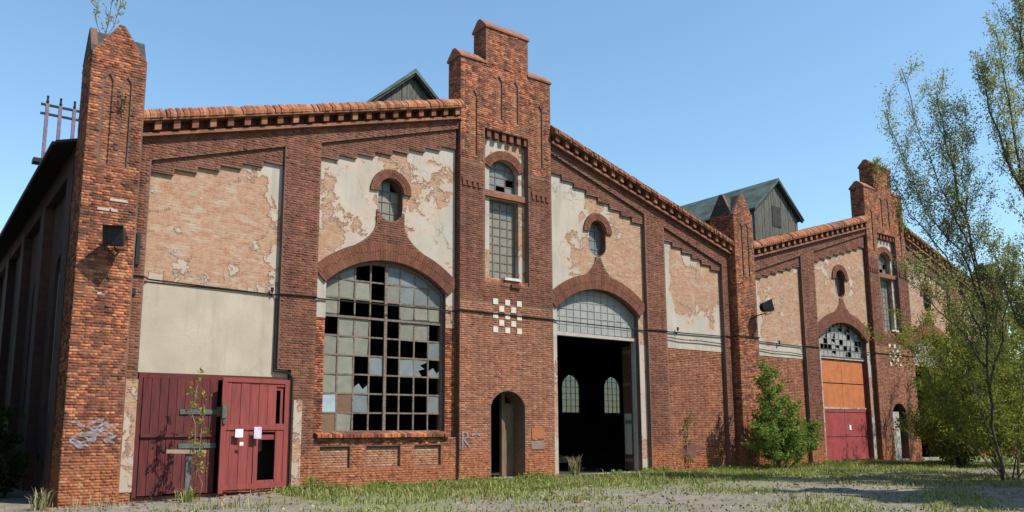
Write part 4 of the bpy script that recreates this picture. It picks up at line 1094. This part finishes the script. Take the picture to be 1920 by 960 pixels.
for i, (x, y) in enumerate([(-15.2, 3.2), (-15.0, 7.5), (-15.1, 12.5)]):  # dark bushes added so the shaded ground by the side wall goes near black
    T_('bush', ['dark ivy bush nearest the corner at the foot of the shaded side wall', 'second dark ivy bush at the foot of the shaded side wall', 'third dark ivy bush at the foot of the shaded side wall'][i], 'bush',
       [[(x, y, -.1), (x + .2, y, 1.0), (x + .3, y, 2.0)], [(x, y - .3, -.1), (x - .5, y - .8, .6), (x - .7, y - 1, 1.3)], [(x, y + .4, -.1), (x - .1, y + 1.2, .7), (x, y + 1.6, 1.5)]],
       .04, 14, lambda t: 1.2 * (1 - .4 * t), 15, 'leaf_dark', .14, 22, 50 + i, .05, 7, 'bark', 'dark bushes by the side wall', .13)
# tufts at the wall foot
def tuft(x, y, h, n, seed, label, mat='grass'):
    rg = random.Random(seed); t = empty('grass_tuft', (x, y, ground_z(x, y))); tag(t, label, 'weed'); V = []; 
    for i in range(n):
        a = rg.uniform(0, 6.28); ln = h * rg.uniform(.5, 1.1); le = rg.uniform(.1, .75); b = .012
        bx, by = rg.gauss(0, .1), rg.gauss(0, .08); px, py = -math.sin(a) * b, math.cos(a) * b
        m1 = (bx + math.cos(a) * ln * le * .35, by + math.sin(a) * ln * le * .35, ln * .65); e = (bx + math.cos(a) * ln * le, by + math.sin(a) * ln * le, ln * (1 - .35 * le))
        V += [(bx - px, by - py, -.02), (bx + px, by + py, -.02), (m1[0] + px, m1[1] + py, m1[2]), (m1[0] - px, m1[1] - py, m1[2]), (m1[0] - px, m1[1] - py, m1[2]), (m1[0] + px, m1[1] + py, m1[2]), e, e]
    link('blades', np_mesh('blades', V, np.arange(len(V))), mat, t)
tuft(2.75, -.35, .95, 46, 1, 'tall dry grass tuft at the left jamb of the open gateway', 'dry_stalk')
tuft(-7.3, -.5, .55, 50, 2, 'green grass tuft at the foot of the whitewashed door jamb')
tuft(-14.0, -.5, .6, 50, 3, 'pale grass tuft at the foot of the corner pier', 'dry_stalk')
tuft(-10.9, -1.2, .45, 50, 4, 'low grass tuft at the foot of the grey post')
tuft(7.4, -.35, .4, 40, 5, 'small grass tuft at the right jamb of the open gateway')

# grass and litter over the forecourt
def field(n, x0, x1, y0, y1, h, mat, name, dens, seed, wid=.011):
    rg = np.random.default_rng(seed); X = rg.uniform(x0, x1, n); Y = rg.uniform(y0, y1, n)
    keep = rg.random(n) < dens(X, Y); X, Y = X[keep], Y[keep]; n = len(X)
    Z = np.array([ground_z(a, b) for a, b in zip(X, Y)]) - .015
    a = rg.uniform(0, 6.28, n); ln = h * rg.uniform(.35, 1.15, n); le = rg.uniform(.15, .9, n); b = wid * rg.uniform(.7, 1.5, n)
    px, py = -np.sin(a) * b, np.cos(a) * b
    B = np.stack([X, Y, Z], -1); Wd = np.stack([px, py, 0 * px], -1)
    E_ = B + np.stack([np.cos(a) * ln * le, np.sin(a) * ln * le, ln * (1 - .4 * le)], -1)
    M_ = B + np.stack([np.cos(a) * ln * le * .35, np.sin(a) * ln * le * .35, ln * .6], -1)
    V = np.stack([B - Wd, B + Wd, M_ + Wd * .8, M_ - Wd * .8, E_], 1)
    me = bpy.data.meshes.new(name); o_ = np.arange(n)[:, None] * 5
    q = o_ + np.array([[0, 1, 2, 3]]); tr = o_ + np.array([[3, 2, 4]])
    me.vertices.add(5 * n); me.vertices.foreach_set('co', V.astype(np.float32).ravel())
    lp = np.concatenate([q.ravel(), tr.ravel()]).astype(np.int32); me.loops.add(len(lp)); me.loops.foreach_set('vertex_index', lp)
    me.polygons.add(2 * n); me.polygons.foreach_set('loop_start', np.concatenate([np.arange(n) * 4, 4 * n + np.arange(n) * 3]).astype(np.int32))
    me.polygons.foreach_set('loop_total', np.concatenate([np.full(n, 4), np.full(n, 3)]).astype(np.int32)); me.update(calc_edges=True)
    o = link(name, me, mat); o['kind'] = 'stuff'; return o
def patchy(X, Y): return .5 + .5 * np.sin(X * .9 + 1.3 * np.sin(Y * .8)) * np.sin(Y * 1.1 + 1.7 * np.sin(X * .5 + 1))
field(110000, -8.3, 24, -6.2, -.05, .19, 'grass', 'grass', lambda X, Y: np.clip(1.45 + Y * .26 + .5 * (patchy(X * 1.7, Y * 2.1) - .5), 0, 1) * (.2 + .8 * patchy(X * 1.4, Y * 1.6)), 1)
field(70000, -14.5, 26, -16, -2.8, .15, 'grass', 'grass', lambda X, Y: np.clip((patchy(X * .7 + 3, Y * .9) - .42) * 2.0, 0, 1) * np.clip(.5 + (X + 8) * .06, .2, 1), 2)
field(9000, -15, 24, -5, -.1, .4, 'dry_stalk', 'dry_grass', lambda X, Y: np.clip((patchy(X * 1.3 + 9, Y) - .5) * 1.2, 0, 1), 3, .007)
n = 7000; X = RNG.uniform(-15, 22, n); Y = RNG.uniform(-14, -.3, n)
P = np.stack([X, Y, np.array([ground_z(a, b) + .012 for a, b in zip(X, Y)])], -1)
o = leaves_mesh('leaf_litter', P, .05, 'litter', None); o['kind'] = 'stuff'
# low broad-leaved weeds and dirt line at the wall foot
n = 9000; X = RNG.uniform(-8, 24, n); Y = -.06 - np.abs(RNG.normal(0, .55, n)) - np.where((X > 12.4) & (X < 14), .35, 0)
k = patchy(X * 2.3 + 4, Y * 2.0); keep = RNG.random(n) < np.clip((k - .35) * 2, 0, 1); X, Y = X[keep], Y[keep]; n = len(X)
P = np.stack([X, Y, np.array([ground_z(a, b) for a, b in zip(X, Y)]) + RNG.uniform(.01, .24, n) * k[keep]], -1)
o = leaves_mesh('low_weeds', P, .07, 'leaf_bush', None, 1.4, .8); o['kind'] = 'stuff'
rb = random.Random(9); Vr = []; Qr = []
cube = np.array([(-1, -1, -1), (1, -1, -1), (1, 1, -1), (-1, 1, -1), (-1, -1, 1), (1, -1, 1), (1, 1, 1), (-1, 1, 1)], float)
cq = np.array([(0, 1, 5, 4), (1, 2, 6, 5), (2, 3, 7, 6), (3, 0, 4, 7), (4, 5, 6, 7), (3, 2, 1, 0)])
for i in range(420):
    x = rb.uniform(-13.5, 24); y = -.12 - abs(rb.gauss(0, .5)) - (.3 if 12.4 < x < 14 or x < -12.2 else 0)
    if i > 260: x = rb.uniform(-14, 14); y = rb.uniform(-9, -.5)
    k = rb.uniform(.25, 1.); d = np.array([.07 * k * rb.uniform(.6, 1.4), .055 * k, .035 * k])
    M_ = np.array(Matrix.Rotation(rb.uniform(0, 6.3), 3, 'Z') @ Matrix.Rotation(rb.uniform(-.5, .5), 3, 'X'))
    Vr.append((cube * d * np.array([[rb.uniform(.7, 1.1)] * 3 for _ in range(8)])) @ M_.T + np.array([x, y, ground_z(x, y) + d[2] * .5])); Qr.append(cq + 8 * i)
brick_mat('brick_rubble', [(0, (.14, .06, .04)), (.5, (.3, .12, .07)), (.8, (.34, .2, .14)), (1, (.34, .31, .26))], soot=.2, low=0, speckle=.3)
o = link('brick_rubble', np_mesh('brick_rubble', np.concatenate(Vr), np.concatenate(Qr)), 'brick_rubble'); o['kind'] = 'stuff'
for mt in MATS.values():
    nt = mt.node_tree
    for n in list(nt.nodes):
        k = {'ShaderNodeBsdfPrincipled': 'Base Color', 'ShaderNodeBsdfDiffuse': 'Color', 'ShaderNodeBsdfTranslucent': 'Color'}.get(n.bl_idname)
        if k and n.inputs[k].is_linked:
            src = n.inputs[k].links[0].from_socket
            nt.links.new(mix(nt, 1., src, (ALBEDO, ALBEDO, ALBEDO), 'MULTIPLY'), n.inputs[k])
print('leaves', cnt, 'objects', len(bpy.data.objects), 'tris', sum(len(o.data.loops) - 2 * len(o.data.polygons) for o in bpy.data.objects if o.type == 'MESH'))
